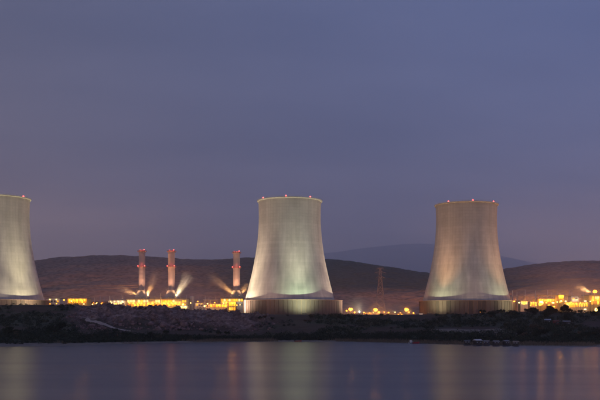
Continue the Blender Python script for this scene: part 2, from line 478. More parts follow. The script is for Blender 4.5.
def terrain(X, Y):
    """height of the bank, the plain the plant stands on and the hills behind it"""
    Yc = np.maximum(Y, 350.0)
    u = X / Yc * F + 300.0
    S, H, sk = tab(u, SHORE), tab(u, CREST), tab(u, SKYL)
    wob = 6*(fbm(X*0.02, Y*0.02, 3, 3) - 0.5)
    t = (Y - S + wob) / (CR_Y - S)
    rocky = smooth((u - 60)/30) * smooth((290 - u)/40)
    fa = np.interp(t, [-0.3, 0, 0.06, 0.30, 0.58, 0.70, 0.93, 1.0], [-0.12, 0, 0.03, 0.12, 0.30, 0.42, 0.96, 1.0])
    fb = np.interp(t, [-0.3, 0, 0.06, 0.25, 0.55, 0.80, 0.95, 1.0], [-0.12, 0, 0.03, 0.18, 0.46, 0.74, 0.96, 1.0])
    f = fa*rocky + fb*(1-rocky)
    z = f * H
    slope = smooth((t-0.05)/0.1) * smooth((1.06-t)/0.1)
    z = z + slope*(2.2*(fbm(X*0.035, Y*0.05, 4, 11) - 0.5))
    gull = np.abs(fbm(X*0.075 + 0.04*Y, Y*0.014, 4, 23) - 0.5)
    z = z + rocky*smooth((t-0.6)/0.1)*smooth((1.0-t)/0.08)*(4.0 - 19*gull)
    z = z + rocky*smooth((t-0.6)/0.1)*smooth((1.0-t)/0.05)*2.0*(fbm(X*0.22, Y*0.22, 3, 31) - 0.5)
    # behind the crest the ground drops to the level of the plant
    back = smooth((Y - CR_Y - 4)/22.0)
    z = np.where(Y > CR_Y, H*(1-back) + PLAT*back, z)
    # hills
    zt = CAMZ + (HOR - sk)/F*2250.0
    s = np.clip((Y - 960)/(2250.0 - 960), 0, 1)
    prof = 0.55*s**1.25 + 0.45*smooth(s)
    zh = PLAT + (zt - PLAT)*prof
    rel = smooth(s*3)
    zh = zh + rel*(1-0.75*smooth((s-0.75)*4))*34*(fbm(X*0.0042+5, Y*0.0028, 5, 41) - 0.5)
    zh = zh + rel*5.0*(fbm(X*0.05, Y*0.05, 3, 47) - 0.5)
    over = np.clip((Y - 2250)/600.0, 0, 1)
    zh = zh - 130*over**1.5
    z = np.where(Y > 960, zh, z)
    return z

def terr1(x, y):
    return float(terrain(np.array([float(x)]), np.array([float(y)]))[0])

def sheet(name, us, Ys, mat, cover=False):
    U, YY = np.meshgrid(us, Ys)
    X = (U - 300.0)/F*YY
    Z = terrain(X, YY)
    nr, nc = U.shape
    V = np.stack([X, YY, Z], -1).reshape(-1, 3)
    i = np.arange((nr-1)*nc).reshape(nr-1, nc)[:, :-1].ravel()
    Q = np.stack([i, i+1, i+1+nc, i+nc], 1)
    me = np_mesh(name, V, Q, mat)
    me.polygons.foreach_set('use_smooth', np.ones(len(Q), bool))
    if cover:
        S = tab(U, SHORE)
        t = (YY - S)/(CR_Y - S)
        n1 = fbm(X*0.03, YY*0.04, 4, 61); n2 = fbm(X*0.018+9, YY*0.03, 4, 67)
        rocky = smooth((U - 62)/26)*smooth((285 - U)/40)
        rock = rocky*smooth((t - 0.62 + 0.25*(n1-0.5))/0.08)*smooth((1.02-t)/0.05)
        greenL = smooth((0.42 + 0.35*(n2-0.5) - t)/0.10)
        green = np.maximum(greenL, (1-rocky)*smooth((n1-0.42)/0.12)*0.8)
        green = np.where(YY > CR_Y+20, smooth((n2-0.5)/0.1)*0.5, green)
        green = green*(1-rock)
        sand = smooth((0.085 + 0.05*(n1-0.5) - t)/0.02)
        sand = np.maximum(sand, smooth((U-425)/12)*smooth((508-U)/12)*smooth((t-0.40+0.1*(n1-.5))/0.02)*smooth((0.50+0.1*(n1-.5)-t)/0.02)*0.85)
        C = np.stack([rock, green, sand, np.ones_like(t)], -1).reshape(-1, 4).astype(np.float32)
        a = me.color_attributes.new('cover', 'FLOAT_COLOR', 'POINT')
        a.data.foreach_set('color', C.ravel())
    return link(name, me)

Yrows = np.concatenate([np.arange(430, 760, 1.6), np.arange(760, 962, 6.0), [966.0]])
g = sheet('ground', np.linspace(-220, 820, 760), Yrows, ground_material(), True)
tag(g, 'dark lake bank rising to the flat ground of the plant', 'ground', kind='structure')
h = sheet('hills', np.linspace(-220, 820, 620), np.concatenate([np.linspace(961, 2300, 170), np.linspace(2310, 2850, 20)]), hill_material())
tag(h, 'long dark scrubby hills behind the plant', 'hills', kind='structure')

def far_ridge():
    us = np.linspace(-250, 850, 320); D = np.linspace(0, 1, 24)
    SK = [(-500, 268), (100, 268), (230, 262), (300, 256), (330, 252.5), (365, 248), (400, 244.0), (425, 243), (450, 245.5), (480, 250.5), (505, 256.5), (525, 261), (550, 266), (620, 270), (1100, 268)]
    U, T = np.meshgrid(us, D)
    YY = 31000 + 3500*T
    zt = CAMZ + (HOR - tab(U, SK))/F*32750.0
    prof = np.where(T < 0.5, smooth(T*2), 1 - 0.5*smooth((T-0.5)*2))
    X = (U-300)/F*YY
    Z = zt*prof + 80*prof*(fbm(X*0.0012, YY*0.0012, 4, 71)-0.5)
    nr, nc = U.shape
    V = np.stack([X, YY, Z], -1).reshape(-1, 3)
    i = np.arange((nr-1)*nc).reshape(nr-1, nc)[:, :-1].ravel()
    me = np_mesh('mountain', V, np.stack([i, i+1, i+1+nc, i+nc], 1), pbr('haze_paled_rock', (.48, .47, .50), .95, scale=.002))  # distance haze put into the pale base colour
    me.polygons.foreach_set('use_smooth', np.ones(len(me.polygons), bool))
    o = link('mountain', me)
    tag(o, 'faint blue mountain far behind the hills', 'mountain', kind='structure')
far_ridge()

def plains():
    mb = MB()
    mb.v = [(-20000, 2800, 15), (20000, 2800, 15), (20000, 34400, 15), (-20000, 34400, 15)]; mb.f = [(0, 1, 2, 3)]
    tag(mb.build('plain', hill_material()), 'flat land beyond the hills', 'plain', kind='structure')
plains()

wat = MB(); wat.v = [(-1400, -250, 0), (1400, -250, 0), (1400, 640, 0), (-1400, 640, 0)]; wat.f = [(0, 1, 2, 3)]
tag(wat.build('lake_water', water_material()), 'still slate blue lake water', 'water', kind='structure')

# pale track across the bank
def path(name, pts, width, label):
    V, Q = [], []
    dense = []
    for (a, b) in zip(pts[:-1], pts[1:]):
        for k in range(10): dense.append((a[0] + (b[0]-a[0])*k/10, a[1] + (b[1]-a[1])*k/10))
    dense.append(pts[-1])
    n = len(dense); across = 5
    for i, (x, y) in enumerate(dense):
        x2, y2 = dense[min(i+1, n-1)]; x1, y1 = dense[max(i-1, 0)]
        d = Vector((x2-x1, y2-y1, 0)).normalized(); s = Vector((-d.y, d.x, 0))
        w = width*(0.8 + 0.4*random.random())
        for k in range(across):
            q = Vector((x, y, 0)) + s*(k/(across-1)-0.5)*w
            V.append((q.x, q.y, terr1(q.x, q.y) + 0.25))
    for i in range(n-1):
        for k in range(across-1):
            a = i*across + k
            Q.append((a, a+1, a+1+across, a+across))
    o = link(name, np_mesh(name, V, Q, M_path))
    tag(o, label, 'path', kind='structure')
def on_bank(x, y):
    """first point of the bank seen at this pixel"""
    for Y in np.arange(470, 760, 1.0):
        X = wx(x, Y)
        if terr1(X, Y) >= wz(y, Y): return (X, Y)
    return (wx(x, 700), 700.0)
path('path', [on_bank(x, y) for x, y in ((86, 319.3), (95, 321.6), (102, 324), (111, 327.2), (121, 330), (131, 331.6))], 3.6, 'pale dirt track slanting down the left bank')

# ------------------------------------------------------------------ cooling towers
R0, K = 31.2, 0.150
def shell_r(zz, zth): return math.sqrt(R0*R0 + K*(zz - zth)**2)

RING_R, RING_H, NP = 50.0, 14.6, 72
def panel_mesh():
    mb = MB(); a = PI/NP*0.90
    n = 3
    for k in range(n):
        t = -a + 2*a*k/(n-1)
        for r, z in ((RING_R-0.25, 0.2), (RING_R, 0.2), (RING_R, RING_H-0.5), (RING_R-0.25, RING_H-0.5)):
            mb.v.append((r*math.sin(t), -r*math.cos(t), z))
    for k in range(n-1):
        i, j = 4*k, 4*k+4
        for q in range(4): mb.f.append((i+q, j+q, j+(q+1) % 4, i+(q+1) % 4))
    mb.f += [(0, 1, 2, 3), (8, 11, 10, 9)]
    return mb.mesh('panel', pbr('ring_panel', (0.145, 0.095, 0.085), 0.85, var=0.2, scale=0.2, streak=True))
PANEL = panel_mesh()
PANEL2 = PANEL.copy(); PANEL2.materials.clear(); PANEL2.materials.append(pbr('ring_panel_dark', (0.105, 0.07, 0.064), 0.85, var=0.22, scale=0.25, streak=True))

def beacon_mesh():
    m = MB().sphere((0, 0, 1.0), 0.78, 10, 8)
    return m.mesh('warning_lamp', M_red, True)
def beacon_post():
    return MB().tube((0, 0, 0), (0, 0, 0.5), 0.35, 0.3, 8).mesh('lamp_post', M_dark)
BEACON, BPOST = beacon_mesh(), beacon_post()

def floodlight(c, az, dist, colour, e1, e2, label, zth, lift=1.6, wash=None):
    """a bank of four floodlights on a frame, facing a tower"""
    a = math.radians(az)
    p = Vector((c.x + (RING_R+dist)*math.sin(a), c.y - (RING_R+dist)*math.cos(a), PLAT))
    root = empty('floodlight_bank', p, a)
    tag(root, label, 'floodlight', 'floodlight banks at the tower feet')
    fr = MB().box(-2.2, 2.2, -0.3, 0.3, 0, 0.25)
    for s in (-1, 1): fr.box(s*2-0.08, s*2+0.08, -0.08, 0.08, 0.25, 1.5)
    fr.box(-2.2, 2.2, -0.1, 0.1, 1.1, 1.25)
    fr.build('frame', M_dark, root)
    for k in range(4):
        x = -1.6 + k*1.07
        hd = MB().frust(x, 0.1, 1.3, 1.75, 0.28, 0.3, 0.42, 0.42).build('lamp_head', M_dark, root)
        MB().box(x-0.38, x+0.38, -0.28, 0.48, 1.752, 1.78).build('lens', emit('floodlight_lens', (1, .85, .6), 1.2), hd)
    for nm, el, cone, e, colour in (('beam', 74, 62, e1, colour), ('wash', 62, 146, e2, wash or colour)):
        ld = bpy.data.lights.new(nm, 'SPOT'); ld.energy = e; ld.color = colour
        ld.spot_size = math.radians(cone); ld.spot_blend = 1.0; ld.shadow_soft_size = 0.35
        lo = bpy.data.objects.new('light', ld); col.objects.link(lo); lo.parent = root
        lo.location = (0, 0.1, lift + 0.3)
        lo.rotation_euler = (math.radians(90 + el), 0, 0)
    return root

def cooling_tower(cx, Y, ytop, label, ring_dx, banks, beacons):
    c = Vector((wx(cx, Y), Y, PLAT))
    root = empty('cooling_tower', c)
    tag(root, label, 'cooling tower', 'three cooling towers')
    top = wz(ytop, Y - 31.0) - PLAT
    zth = top - 15.0
    z0 = 12.2
    n, m = 160, 60
    V, Q, UV = [], [], []
    zs = [z0 + (top - z0)*j/m for j in range(m+1)]
    prof = [(shell_r(z, zth), z) for z in zs]
    mb = MB().lathe(prof, n)
    me = mb.mesh('shell', M_shell, True)
    uvl = me.uv_layers.new(name='UVMap')
    dat = np.zeros((len(me.loops), 2), np.float32)
    li = 0
    for k in range(n):
        for q in range(m):
            u0, u1, v0, v1 = k/n, (k+1)/n, q/m, (q+1)/m
            dat[li:li+4] = ((u0, v0), (u1, v0), (u1, v1), (u0, v1)); li += 4
    uvl.data.foreach_set('uv', dat.ravel())
    link('shell', me, root)
    # inner face, so that the mouth reads hollow
    MB().lathe([(r-0.9, z) for r, z in prof[::-1]], 96).build('inner_shell', M_conc, root, smooth=True)
    rt = shell_r(top, zth)
    rim = MB().lathe([(rt-0.9, top-0.6), (rt+0.9, top-0.6), (rt+1.3, top+0.1), (rt+1.3, top+0.7), (rt-0.9, top+0.7)], 120, close=True).build('rim', M_conc, root)
    rail = MB().lathe([(rt+1.18, top+1.7), (rt+1.26, top+1.7), (rt+1.26, top+1.8), (rt+1.18, top+1.8)], 96, close=True)
    for k in range(60):
        t = 2*PI*k/60; rail.tube(((rt+1.22)*math.cos(t), (rt+1.22)*math.sin(t), top+0.7), ((rt+1.22)*math.cos(t), (rt+1.22)*math.sin(t), top+1.75), 0.05, n=4, caps=False)
    rail.build('railing', M_steel, rim)
    lad = MB()
    t = math.radians(118)
    for j in range(m):
        for s in (-0.006, 0.006):
            a, b = prof[j], prof[j+1]
            lad.tube(((a[0]+.5)*math.cos(t+s), (a[0]+.5)*math.sin(t+s), a[1]), ((b[0]+.5)*math.cos(t+s), (b[0]+.5)*math.sin(t+s), b[1]), 0.09, n=4, caps=False)
    lad.build('ladder', M_steel, root)
    # windbreak ring round the foot
    ring = MB().lathe([(RING_R-0.75, 0), (RING_R-0.4, 0), (RING_R-0.4, RING_H-0.5), (RING_R+0.35, RING_H-0.5), (RING_R+0.35, RING_H), (RING_R-0.75, RING_H)], 144, close=True).build('ring_wall', M_brown, root, loc=(ring_dx, 0, 0))
    for k in range(NP):
        link('panel', PANEL if random.random() < 0.7 else PANEL2, ring, rz=2*PI*(k+0.5)/NP)
    # raking columns that carry the shell
    colm = MB()
    for k in range(40):
        t0, t1 = 2*PI*k/40, 2*PI*(k+0.5)/40
        rs = shell_r(z0+0.5, zth)-0.45; rb = min(shell_r(0, zth), 45.6)
        colm.tube((rb*math.cos(t0), rb*math.sin(t0), 0), (rs*math.cos(t1), rs*math.sin(t1), z0+0.5), 0.45, n=6)
        colm.tube((rb*math.cos(t0), rb*math.sin(t0), 0), (rs*math.cos(t1-2*PI/40), rs*math.sin(t1-2*PI/40), z0+0.5), 0.45, n=6)
    colm.build('column', M_conc, root)
    for bx in beacons:
        off = wx(bx, Y) - c.x
        off = max(-rt, min(rt, off))
        yy = -math.sqrt(max(0, (rt+0.4)**2 - off*off))
        w = link('warning_lamp', BEACON, root, loc=(off, yy, top+0.3)); link('lamp_post', BPOST, w)
    for az in (78, 102):
        w = link('warning_lamp', BEACON, root, loc=((rt+.4)*math.cos(math.radians(az)), (rt+.4)*math.sin(math.radians(az)), top+0.7)); link('lamp_post', BPOST, w)
    cr = Vector((c.x + ring_dx, c.y, 0))
    for (az, dist, colr, e1, e2, ws, lb) in banks:
        floodlight(cr, az, dist, colr, e1, e2, lb, zth, wash=ws)
    return root

WARM = (1.0, 0.80, 0.54); GREEN = (0.74, 1.0, 0.60); PEACH = (1.0, 0.47, 0.20); LEMON = (1.0, 0.90, 0.54); CREAM = (0.95, 1.0, 0.56)
E1, E2 = 300000, 100000
NEUT = (0.98, 0.96, 0.68)
cooling_tower(-3.2, 826, 194.5, 'floodlit concrete cooling tower cut off by the left edge', 0.5,
    [(52, 19, LEMON, E1, E2, LEMON, 'floodlight bank on the right side of the leftmost cooling tower'), (-28, 19, LEMON, E1, E2, LEMON, 'floodlight bank in front of the leftmost cooling tower'), (135, 19, LEMON, E1, E2, LEMON, 'floodlight bank behind the leftmost cooling tower'), (12, 31, LEMON, E1*.05, E2*.4, WARM, 'added fill floodlight bank farther out before the leftmost cooling tower')], (-16, 8.5, 27))  # the farther bank is added to fill the dark shell foot
cooling_tower(289.8, 832, 197.2, 'floodlit concrete cooling tower in the middle with greenish foot wall', 3.0,
    [(10, 18, NEUT, E1*.9, E2*.95, GREEN, 'floodlight bank with greenish light before the middle cooling tower'), (-66, 18, WARM, E1*1.15, E2*1.95, WARM, 'floodlight bank on the left side of the middle cooling tower'), (84, 18, WARM, E1*.7, E2*1.1, WARM, 'floodlight bank on the right side of the middle cooling tower'), (190, 15, WARM, E1, E2, WARM, 'floodlight bank behind the middle cooling tower'), (-30, 42, WARM, E1*.05, E2*.6, (1, .62, .42), 'added fill floodlight bank farther out before the middle cooling tower'), (48, 40, WARM, E1*.04, E2*.42, (1, .66, .46), 'added fill floodlight bank farther out right of the middle cooling tower')], (264, 286.5, 310))  # the two farther banks are added to soften the shadow arcs
cooling_tower(466.3, 862, 201.5, 'floodlit peach coloured cooling tower on the right beside the orange plant', 1.0,
    [(-44, 18, PEACH, E1*.85, E2*.5, CREAM, 'floodlight bank at the front left of the right cooling tower'), (42, 18, PEACH, E1*.6, E2*.52, CREAM, 'floodlight bank at the front right of the right cooling tower'), (170, 15, PEACH, E1, E2, CREAM, 'floodlight bank behind the right cooling tower'), (-2, 44, CREAM, E1*.03, E2*.45, (1, .68, .40), 'added fill floodlight bank farther out before the right cooling tower')], (444.5, 466.5, 488.5))  # the farther bank is added to lift the dark central wedge

# ------------------------------------------------------------------ plant buildings and lamps
def point(parent, loc, e, colour, r=0.4):
    ld = bpy.data.lights.new('glow', 'POINT'); ld.energy = e; ld.color = colour; ld.shadow_soft_size = r
    lo = bpy.data.objects.new('light', ld); col.objects.link(lo); lo.parent = parent; lo.location = loc
    return lo

WL = MB().box(-0.45, 0.45, -0.5, -0.05, -0.22, 0.22).mesh('wall_lamp', M_lamp)
WLW = MB().box(-0.45, 0.45, -0.5, -0.05, -0.22, 0.22).mesh('wall_lamp', M_lampw)

def hall(name, x0, x1, ytop, Y, depth, label, mat, rows=(), lamps=0, lamp_e=1500, lamp_y=None, lampcol=SOD, roof='flat', pil=5.0, vents=0, cat='building', group=None, lampmat=None, door=False):
    """an industrial building: walls, pilasters, lit windows row by row, roof, wall lamps"""
    X0, X1 = wx(x0, Y), wx(x1, Y)
    cx = (X0+X1)/2; w = (X1-X0)/2
    H = wz(ytop, Y) - PLAT
    root = empty(name, (cx, Y, PLAT))
    tag(root, label, cat, group)
    MB().box(-w, w, 0, depth, -0.5, H).build('wall', mat, root)
    if pil:
        npil = max(2, int(2*w/pil)+1)
        pm = MB().box(-0.2, 0.2, -0.18, 0, 0, H).mesh('pilaster', mat)
        for k in range(npil):
            link('pilaster', pm, root, loc=(-w+0.2+(2*w-0.4)*k/(npil-1), -0.003, 0))
    if roof == 'flat':
        r = MB().box(-w-0.4, w+0.4, -0.4, depth+0.4, H, H+0.55).build('roof', M_roof, root)
    else:
        mb = MB(); e = H*0.0 + min(3.0, depth*0.16)
        mb.v = [(-w-.4, -.5, H), (w+.4, -.5, H), (w+.4, depth+.5, H), (-w-.4, depth+.5, H), (-w-.4, depth/2, H+e), (w+.4, depth/2, H+e)]
        mb.f = [(0, 1, 5, 4), (2, 3, 4, 5), (0, 4, 3), (1, 2, 5), (0, 3, 2, 1)]
        r = mb.build('roof', M_roof, root)
    for k in range(vents):
        x = -w*0.85 + 1.7*w*(k+0.5)/vents
        MB().tube((x, depth*0.3, H), (x, depth*0.3, H+1.6), 0.6, n=8).tube((x, depth*.3, H+1.6), (x, depth*.3, H+2.1), 0.95, 0.3, n=8).build('vent', M_steel, r)
    for (fa, fb, y0, y1, pitch, gap, wm) in rows:
        za, zb = wz(y1, Y)-PLAT, wz(y0, Y)-PLAT
        za = max(za, 0.4)
        xa, xb = -w + 2*w*fa, -w + 2*w*fb
        nn = max(1, int(round((xb-xa)/pitch))); st = (xb-xa)/nn
        hw, hh = (st-gap)/2, (zb-za)/2
        fm = MB()
        for (a0, a1, b0, b1) in ((-hw-.15, hw+.15, hh, hh+.15), (-hw-.15, hw+.15, -hh-.15, -hh), (-hw-.15, -hw, -hh, hh), (hw, hw+.15, -hh, hh), (-.05, .05, -hh, hh)):
            fm.box(a0, a1, -0.12, 0.0, b0, b1)
        fmesh = fm.mesh('window', M_dark)
        pms = [MB().box(-hw, hw, -0.06, 0.0, -hh, hh).mesh('pane', q) for q in (wm if isinstance(wm, (list, tuple)) else [wm])]
        for k in range(nn):
            f = link('window', fmesh, root, loc=(xa+st*(k+.5), -0.003, (za+zb)/2))
            link('pane', random.choice(pms), f)
    for k in range(lamps):
        x = -w*0.94 + 1.88*w*(k+0.5)/lamps
        z = (wz(lamp_y, Y)-PLAT) if lamp_y else H*0.75
        wl = link('wall_lamp', lampmat or WL, root, loc=(x, -0.2, z))
        point(wl, (0, -1.3, -0.1), (0.30 if cx < 0 else 0.20)*lamp_e*random.uniform(0.25, 1.6), lampcol, 0.3)
    if door:
        d = MB().box(-1.4, 1.4, -0.1, 0, 0, 3.0).build('door', M_dark, root, loc=(-w*0.4, -0.003, 0))
    return root

HEADM, HEADW, HEADG = [MB().sphere((0, 0, 0), 0.62, 10, 6, 0.8).mesh('lamp_head', q) for q in (M_lamp, M_lampw, M_lampg)]
def light_mast(x, y, Y, label, e=2500, colour=SOD, heads=2, hm=None, group='lamp masts of the plant', spread=1.1, base=None):
    p = P(x, y, Y)
    gz = terr1(p.x, p.y) if base is None else base
    hgt = p.z - gz
    root = empty('lamp_mast', (p.x, p.y, gz)); tag(root, label, 'street lamp', group)
    MB().tube((0, 0, -0.3), (0, 0, hgt+0.3), 0.16, 0.09, 8).build('pole', M_dark, root)
    if heads > 1:
        MB().lathe([(.25+.16*heads, hgt+.3), (.35+.16*heads, hgt+.3), (.35+.16*heads, hgt+.42), (.25+.16*heads, hgt+.42)], 16, close=True).box(-.3-.16*heads, .3+.16*heads, -.06, .06, hgt+.31, hgt+.41).build('arm', M_steel, root)
    for k in range(heads):
        t = 2*PI*k/heads - PI/2; rr = 0.0 if heads == 1 else 0.28 + 0.12*heads
        if heads > 3: rr = 0.0 if k == 0 else 0.95
        hd = link('lamp_head', hm or HEADM, root, loc=(rr*math.cos(t), rr*math.sin(t) - (0.9 if heads > 3 and k == 0 else 0), hgt - 0.1 + (0.5*math.sin(t*2+.6) if heads > 3 and k else 0)))
        if heads > 1: hd.scale = (1.2, 1.2, 1.3) if heads < 4 else (2.1, 2.1, 2.4)
    point(root, (0, -2.4, hgt-1.2), e*.38, colour, 0.5)
    return root

def slim_mast(x, y, Y, label, group, r=0.28):
    p = P(x, y, Y); gz = PLAT; hgt = p.z-gz
    root = empty('steel_mast', (p.x, p.y, gz)); tag(root, label, 'mast', group)
    MB().tube((0, 0, 0), (0, 0, hgt*0.7), r*1.5, r*1.25, 8).build('pole', M_clad2, root)
    MB().tube((0, 0, hgt*0.7), (0, 0, hgt), r*1.0, r*0.6, 6).build('tip', M_clad2, root)
    for z in (0.45, 0.7):
        MB().box(-0.6, 0.6, -0.6, 0.6, hgt*z, hgt*z+0.25).build('bracket', M_steel, root)
    return root

def tank(x0, x1, ytop, Y, label, mat, cat='tank'):
    X0, X1 = wx(x0, Y), wx(x1, Y); r = (X1-X0)/2; H = wz(ytop, Y)-PLAT
    root = empty('storage_tank', ((X0+X1)/2, Y, PLAT)); tag(root, label, cat)
    MB().lathe([(r, -0.3), (r, H)], 32).build('wall', mat, root, smooth=True)
    MB().lathe([(r+.1, H), (r+.1, H+.15), (r*0.5, H+r*0.16), (0.02, H+r*0.2)], 32).build('roof', M_clad2, root)
    for z in (0.33, 0.66):
        MB().lathe([(r+.02, H*z), (r+.15, H*z), (r+.15, H*z+.2), (r+.02, H*z+.2)], 32, close=True).build('band', M_steel, root)
    st = MB()
    for k in range(24 if r > 2 else 0):
        t = -PI*0.9 + k*0.06
        st.box((r+.5)*math.cos(t)-.35, (r+.5)*math.cos(t)+.35, (r+.5)*math.sin(t)-.35, (r+.5)*math.sin(t)+.35, H*k/24, H*k/24+.1)
    if r > 2: st.build('stairs', M_steel, root)
    else:
        for q in (-.25, .25): st.tube((q, r+.3, 0), (q, r+.3, H), .05, n=4)
        st.build('ladder', M_steel, root)
    return root

def pipe_rack(x0, x1, ytop, Y, label, lamps=3, e=1800, colour=SOD, levels=2, pipes=3, pm=None):
    X0, X1 = wx(x0, Y), wx(x1, Y); w = (X1-X0)/2; H = wz(ytop, Y)-PLAT
    root = empty('pipe_rack', ((X0+X1)/2, Y, PLAT)); tag(root, label, 'pipe rack')
    n = max(2, int(2*w/6)+1)
    cm = MB().box(-.2, .2, -.2, .2, 0, H).box(-.2, .2, 3.8, 4.2, 0, H).mesh('post', M_steel)
    bm_ = [MB().box(-.15, .15, -.15, 4.15, H*(k+1)/levels-.5, H*(k+1)/levels-.2).mesh('beam', M_steel) for k in range(levels)]
    for k in range(n):
        x = -w + 2*w*k/(n-1)
        c = link('post', cm, root, loc=(x, 0, 0))
        for q in bm_: link('beam', q, c, loc=(0.004, 0, 0))
    for l in range(levels):
        z = H*(l+1)/levels
        for k in range(pipes):
            r = random.choice((0.25, 0.35, 0.5))
            MB().tube((-w-1, 0.6+k*1.2, z-.18+r), (w+1, 0.6+k*1.2, z-.18+r), r, n=8).build('pipe', pm or random.choice((M_clad2, M_steel, M_yel)), root)
    for k in range(lamps):
        x = -w*0.9 + 1.8*w*(k+.5)/lamps
        wl = link('lamp', WL, root, loc=(x, -0.2, H*0.62)); point(wl, (0, -1.2, 0), 0.3*e*random.uniform(.6, 1.3), colour, 0.3)
    return root

def boiler_stack(x, ytop, Y, wpx, label, ymid, ybase):
    """exhaust stack on top of its heat recovery boiler"""
    X = wx(x, Y); root = empty('boiler_stack', (X, Y, PLAT)); tag(root, label, 'chimney', 'three boiler stacks')
    H = wz(ytop, Y)-PLAT; r = wpx/F*Y/2
    zb = wz(ybase, Y)-PLAT; zm = wz(ymid, Y)-PLAT
    cas = MB().box(-r*1.9, r*1.9, -r*1.6, r*3.2, 0, zb-7).build('casing', M_clad3, root)
    for k in range(6):
        MB().box(-r*1.9+k*r*0.76-.12, -r*1.9+k*r*.76+.12, -r*1.6-.25, -r*1.6, 0, zb-7).build('stiffener', M_steel, cas)
    MB().frust(0, 0, zb-7, zb-0.2, r*1.9, r*1.5, r*1.02, r*1.02).build('hopper', M_clad, root)
    st = MB().lathe([(r*1.02, zb-.3), (r, zm), (r*0.97, H-.8), (r*1.05, H-.5), (r*1.05, H), (r*0.8, H), (r*.8, H-6)], 40).build('stack', M_stack, root, smooth=False)
    for z in np.linspace(zb+4, H-4, 9):
        MB().lathe([(r*.98, z), (r+.12, z), (r+.12, z+.18), (r*.98, z+.18)], 40, close=True).build('stiffening_ring', M_stack, st)
    for z, mt in ((zb, M_dark), (zm, M_rail), (H-1.6, M_rail)):
        ext = 2.6 if z == zb else 1.5
        pl = MB().lathe([(r*0.98, z), (r+ext, z), (r+ext, z+.25), (r*0.98, z+.25)], 32, close=True).build('platform', mt, root)
        rl = MB().lathe([(r+ext-.1, z+1.2), (r+ext, z+1.2), (r+ext, z+1.35), (r+ext-.1, z+1.35)], 32, close=True)
        for k in range(20):
            t = 2*PI*k/20; rl.tube(((r+ext-.05)*math.cos(t), (r+ext-.05)*math.sin(t), z+.2), ((r+ext-.05)*math.cos(t), (r+ext-.05)*math.sin(t), z+1.3), .06, n=4)
        rl.build('railing', mt, pl)
        for k in range(8):
            t = 2*PI*k/8; MB().tube(((r+ext*.9)*math.cos(t), (r+ext*.9)*math.sin(t), z), (r*math.cos(t), r*math.sin(t), z-ext), .1, n=4).build('strut', mt, pl)
    lad = MB()
    for s in (-.35, .35): lad.tube((r*.75+s, -r*.75-.3, zb), (r*.75+s, -r*.75-.3, H), .07, n=4)
    for k in range(int((H-zb)/1.0)): lad.box(r*.75-.35, r*.75+.35, -r*.75-.33, -r*.75-.27, zb+k, zb+k+.06)
    lad.build('ladder', M_steel, root)
    for z, azs in ((H-0.4, (-52, 128)), (zm+.4, (-42, -150))):
        for az in azs:
            t = math.radians(az)
            w = link('warning_lamp', BEACON, root, loc=((r+1.2)*math.cos(t), (r+1.2)*math.sin(t), z)); w.scale = (.7, .7, .7)
            link('lamp_post', BPOST, w)
        point(root, (0, -r-2.6, z+1.0), 220, (1, .12, .10), 0.5)
    # uplighters on the boiler roof
    for s in (-1, 1):
        sp = bpy.data.lights.new('uplight', 'SPOT'); sp.energy = 60000; sp.color = (1, .52, .30); sp.spot_size = math.radians(56); sp.spot_blend = 1; sp.shadow_soft_size = .4
        fl = MB().frust(0, 0, -.35, .25, .25, .25, .5, .5).build('uplight', M_dark, root, loc=(s*r*1.5, -r*2.6, zb-9.5))
        lo = bpy.data.objects.new('light', sp); col.objects.link(lo); lo.parent = fl; lo.location = (0, 0, .5)
        d = Vector((-s*r*1.5, r*2.6, (H-zb)*0.55+9.5)).normalized()
        lo.rotation_mode = 'QUATERNION'; lo.rotation_quaternion = d.to_track_quat('-Z', 'Y')
    br = MB()
    for s in (-1, 1): br.box(s*r*1.5-.15, s*r*1.5+.15, -r*2.8, -r*1.6, zb-10.1, zb-9.86)
    br.build('bracket', M_steel, root)
    return root

boiler_stack(142.0, 250.2, 905, 6.4, 'leftmost of the three tall stacks with red beacon rings', 267.0, 290.5)
boiler_stack(171.5, 250.4, 905, 6.6, 'middle one of the three tall stacks, with bright white steam beside it', 267.0, 290.5)
boiler_stack(236.6, 251.6, 915, 6.8, 'tall stack with red beacon rings nearest the middle cooling tower', 268.0, 290.5)

# left group, from the left tower to the stacks
hall('pump_house', 46.5, 60, 298.6, 850, 14, 'low pinkish pump house right of the leftmost cooling tower', M_clad2, [(0.05, .95, 300.5, 302.3, 3.0, 1.6, [M_dark, M_win2])], 2, 500, 299.5, lampcol=(1, .6, .35), lampmat=WLW)
hall('workshop_hall', 67.5, 87, 298.8, 845, 16, 'brightly lit yellow workshop hall standing alone left of the stacks', M_yel, [(0.04, .96, 300.2, 303.0, 2.6, .8, [M_win2, M_win, M_win4, M_win2])], 5, 1500, 300, lampcol=AMB)
hall('storage_shed', 89, 107, 302.0, 870, 12, 'dim brown shed between yellow workshop and pale service building', M_brown, [(0.1, .9, 303, 304.2, 2.8, 1.3, [M_win2, M_dark])], 2, 500, 303, lampcol=SOD)
hall('service_building', 108, 125, 300.6, 850, 15, 'pale pinkish service building left of the turbine hall', M_clad2, [(0.05, .95, 303.0, 304.6, 2.4, .9, [M_win3, M_win, M_dark])], 4, 900, 301.6, lampcol=(1, .62, .34), vents=3, lampmat=WLW)
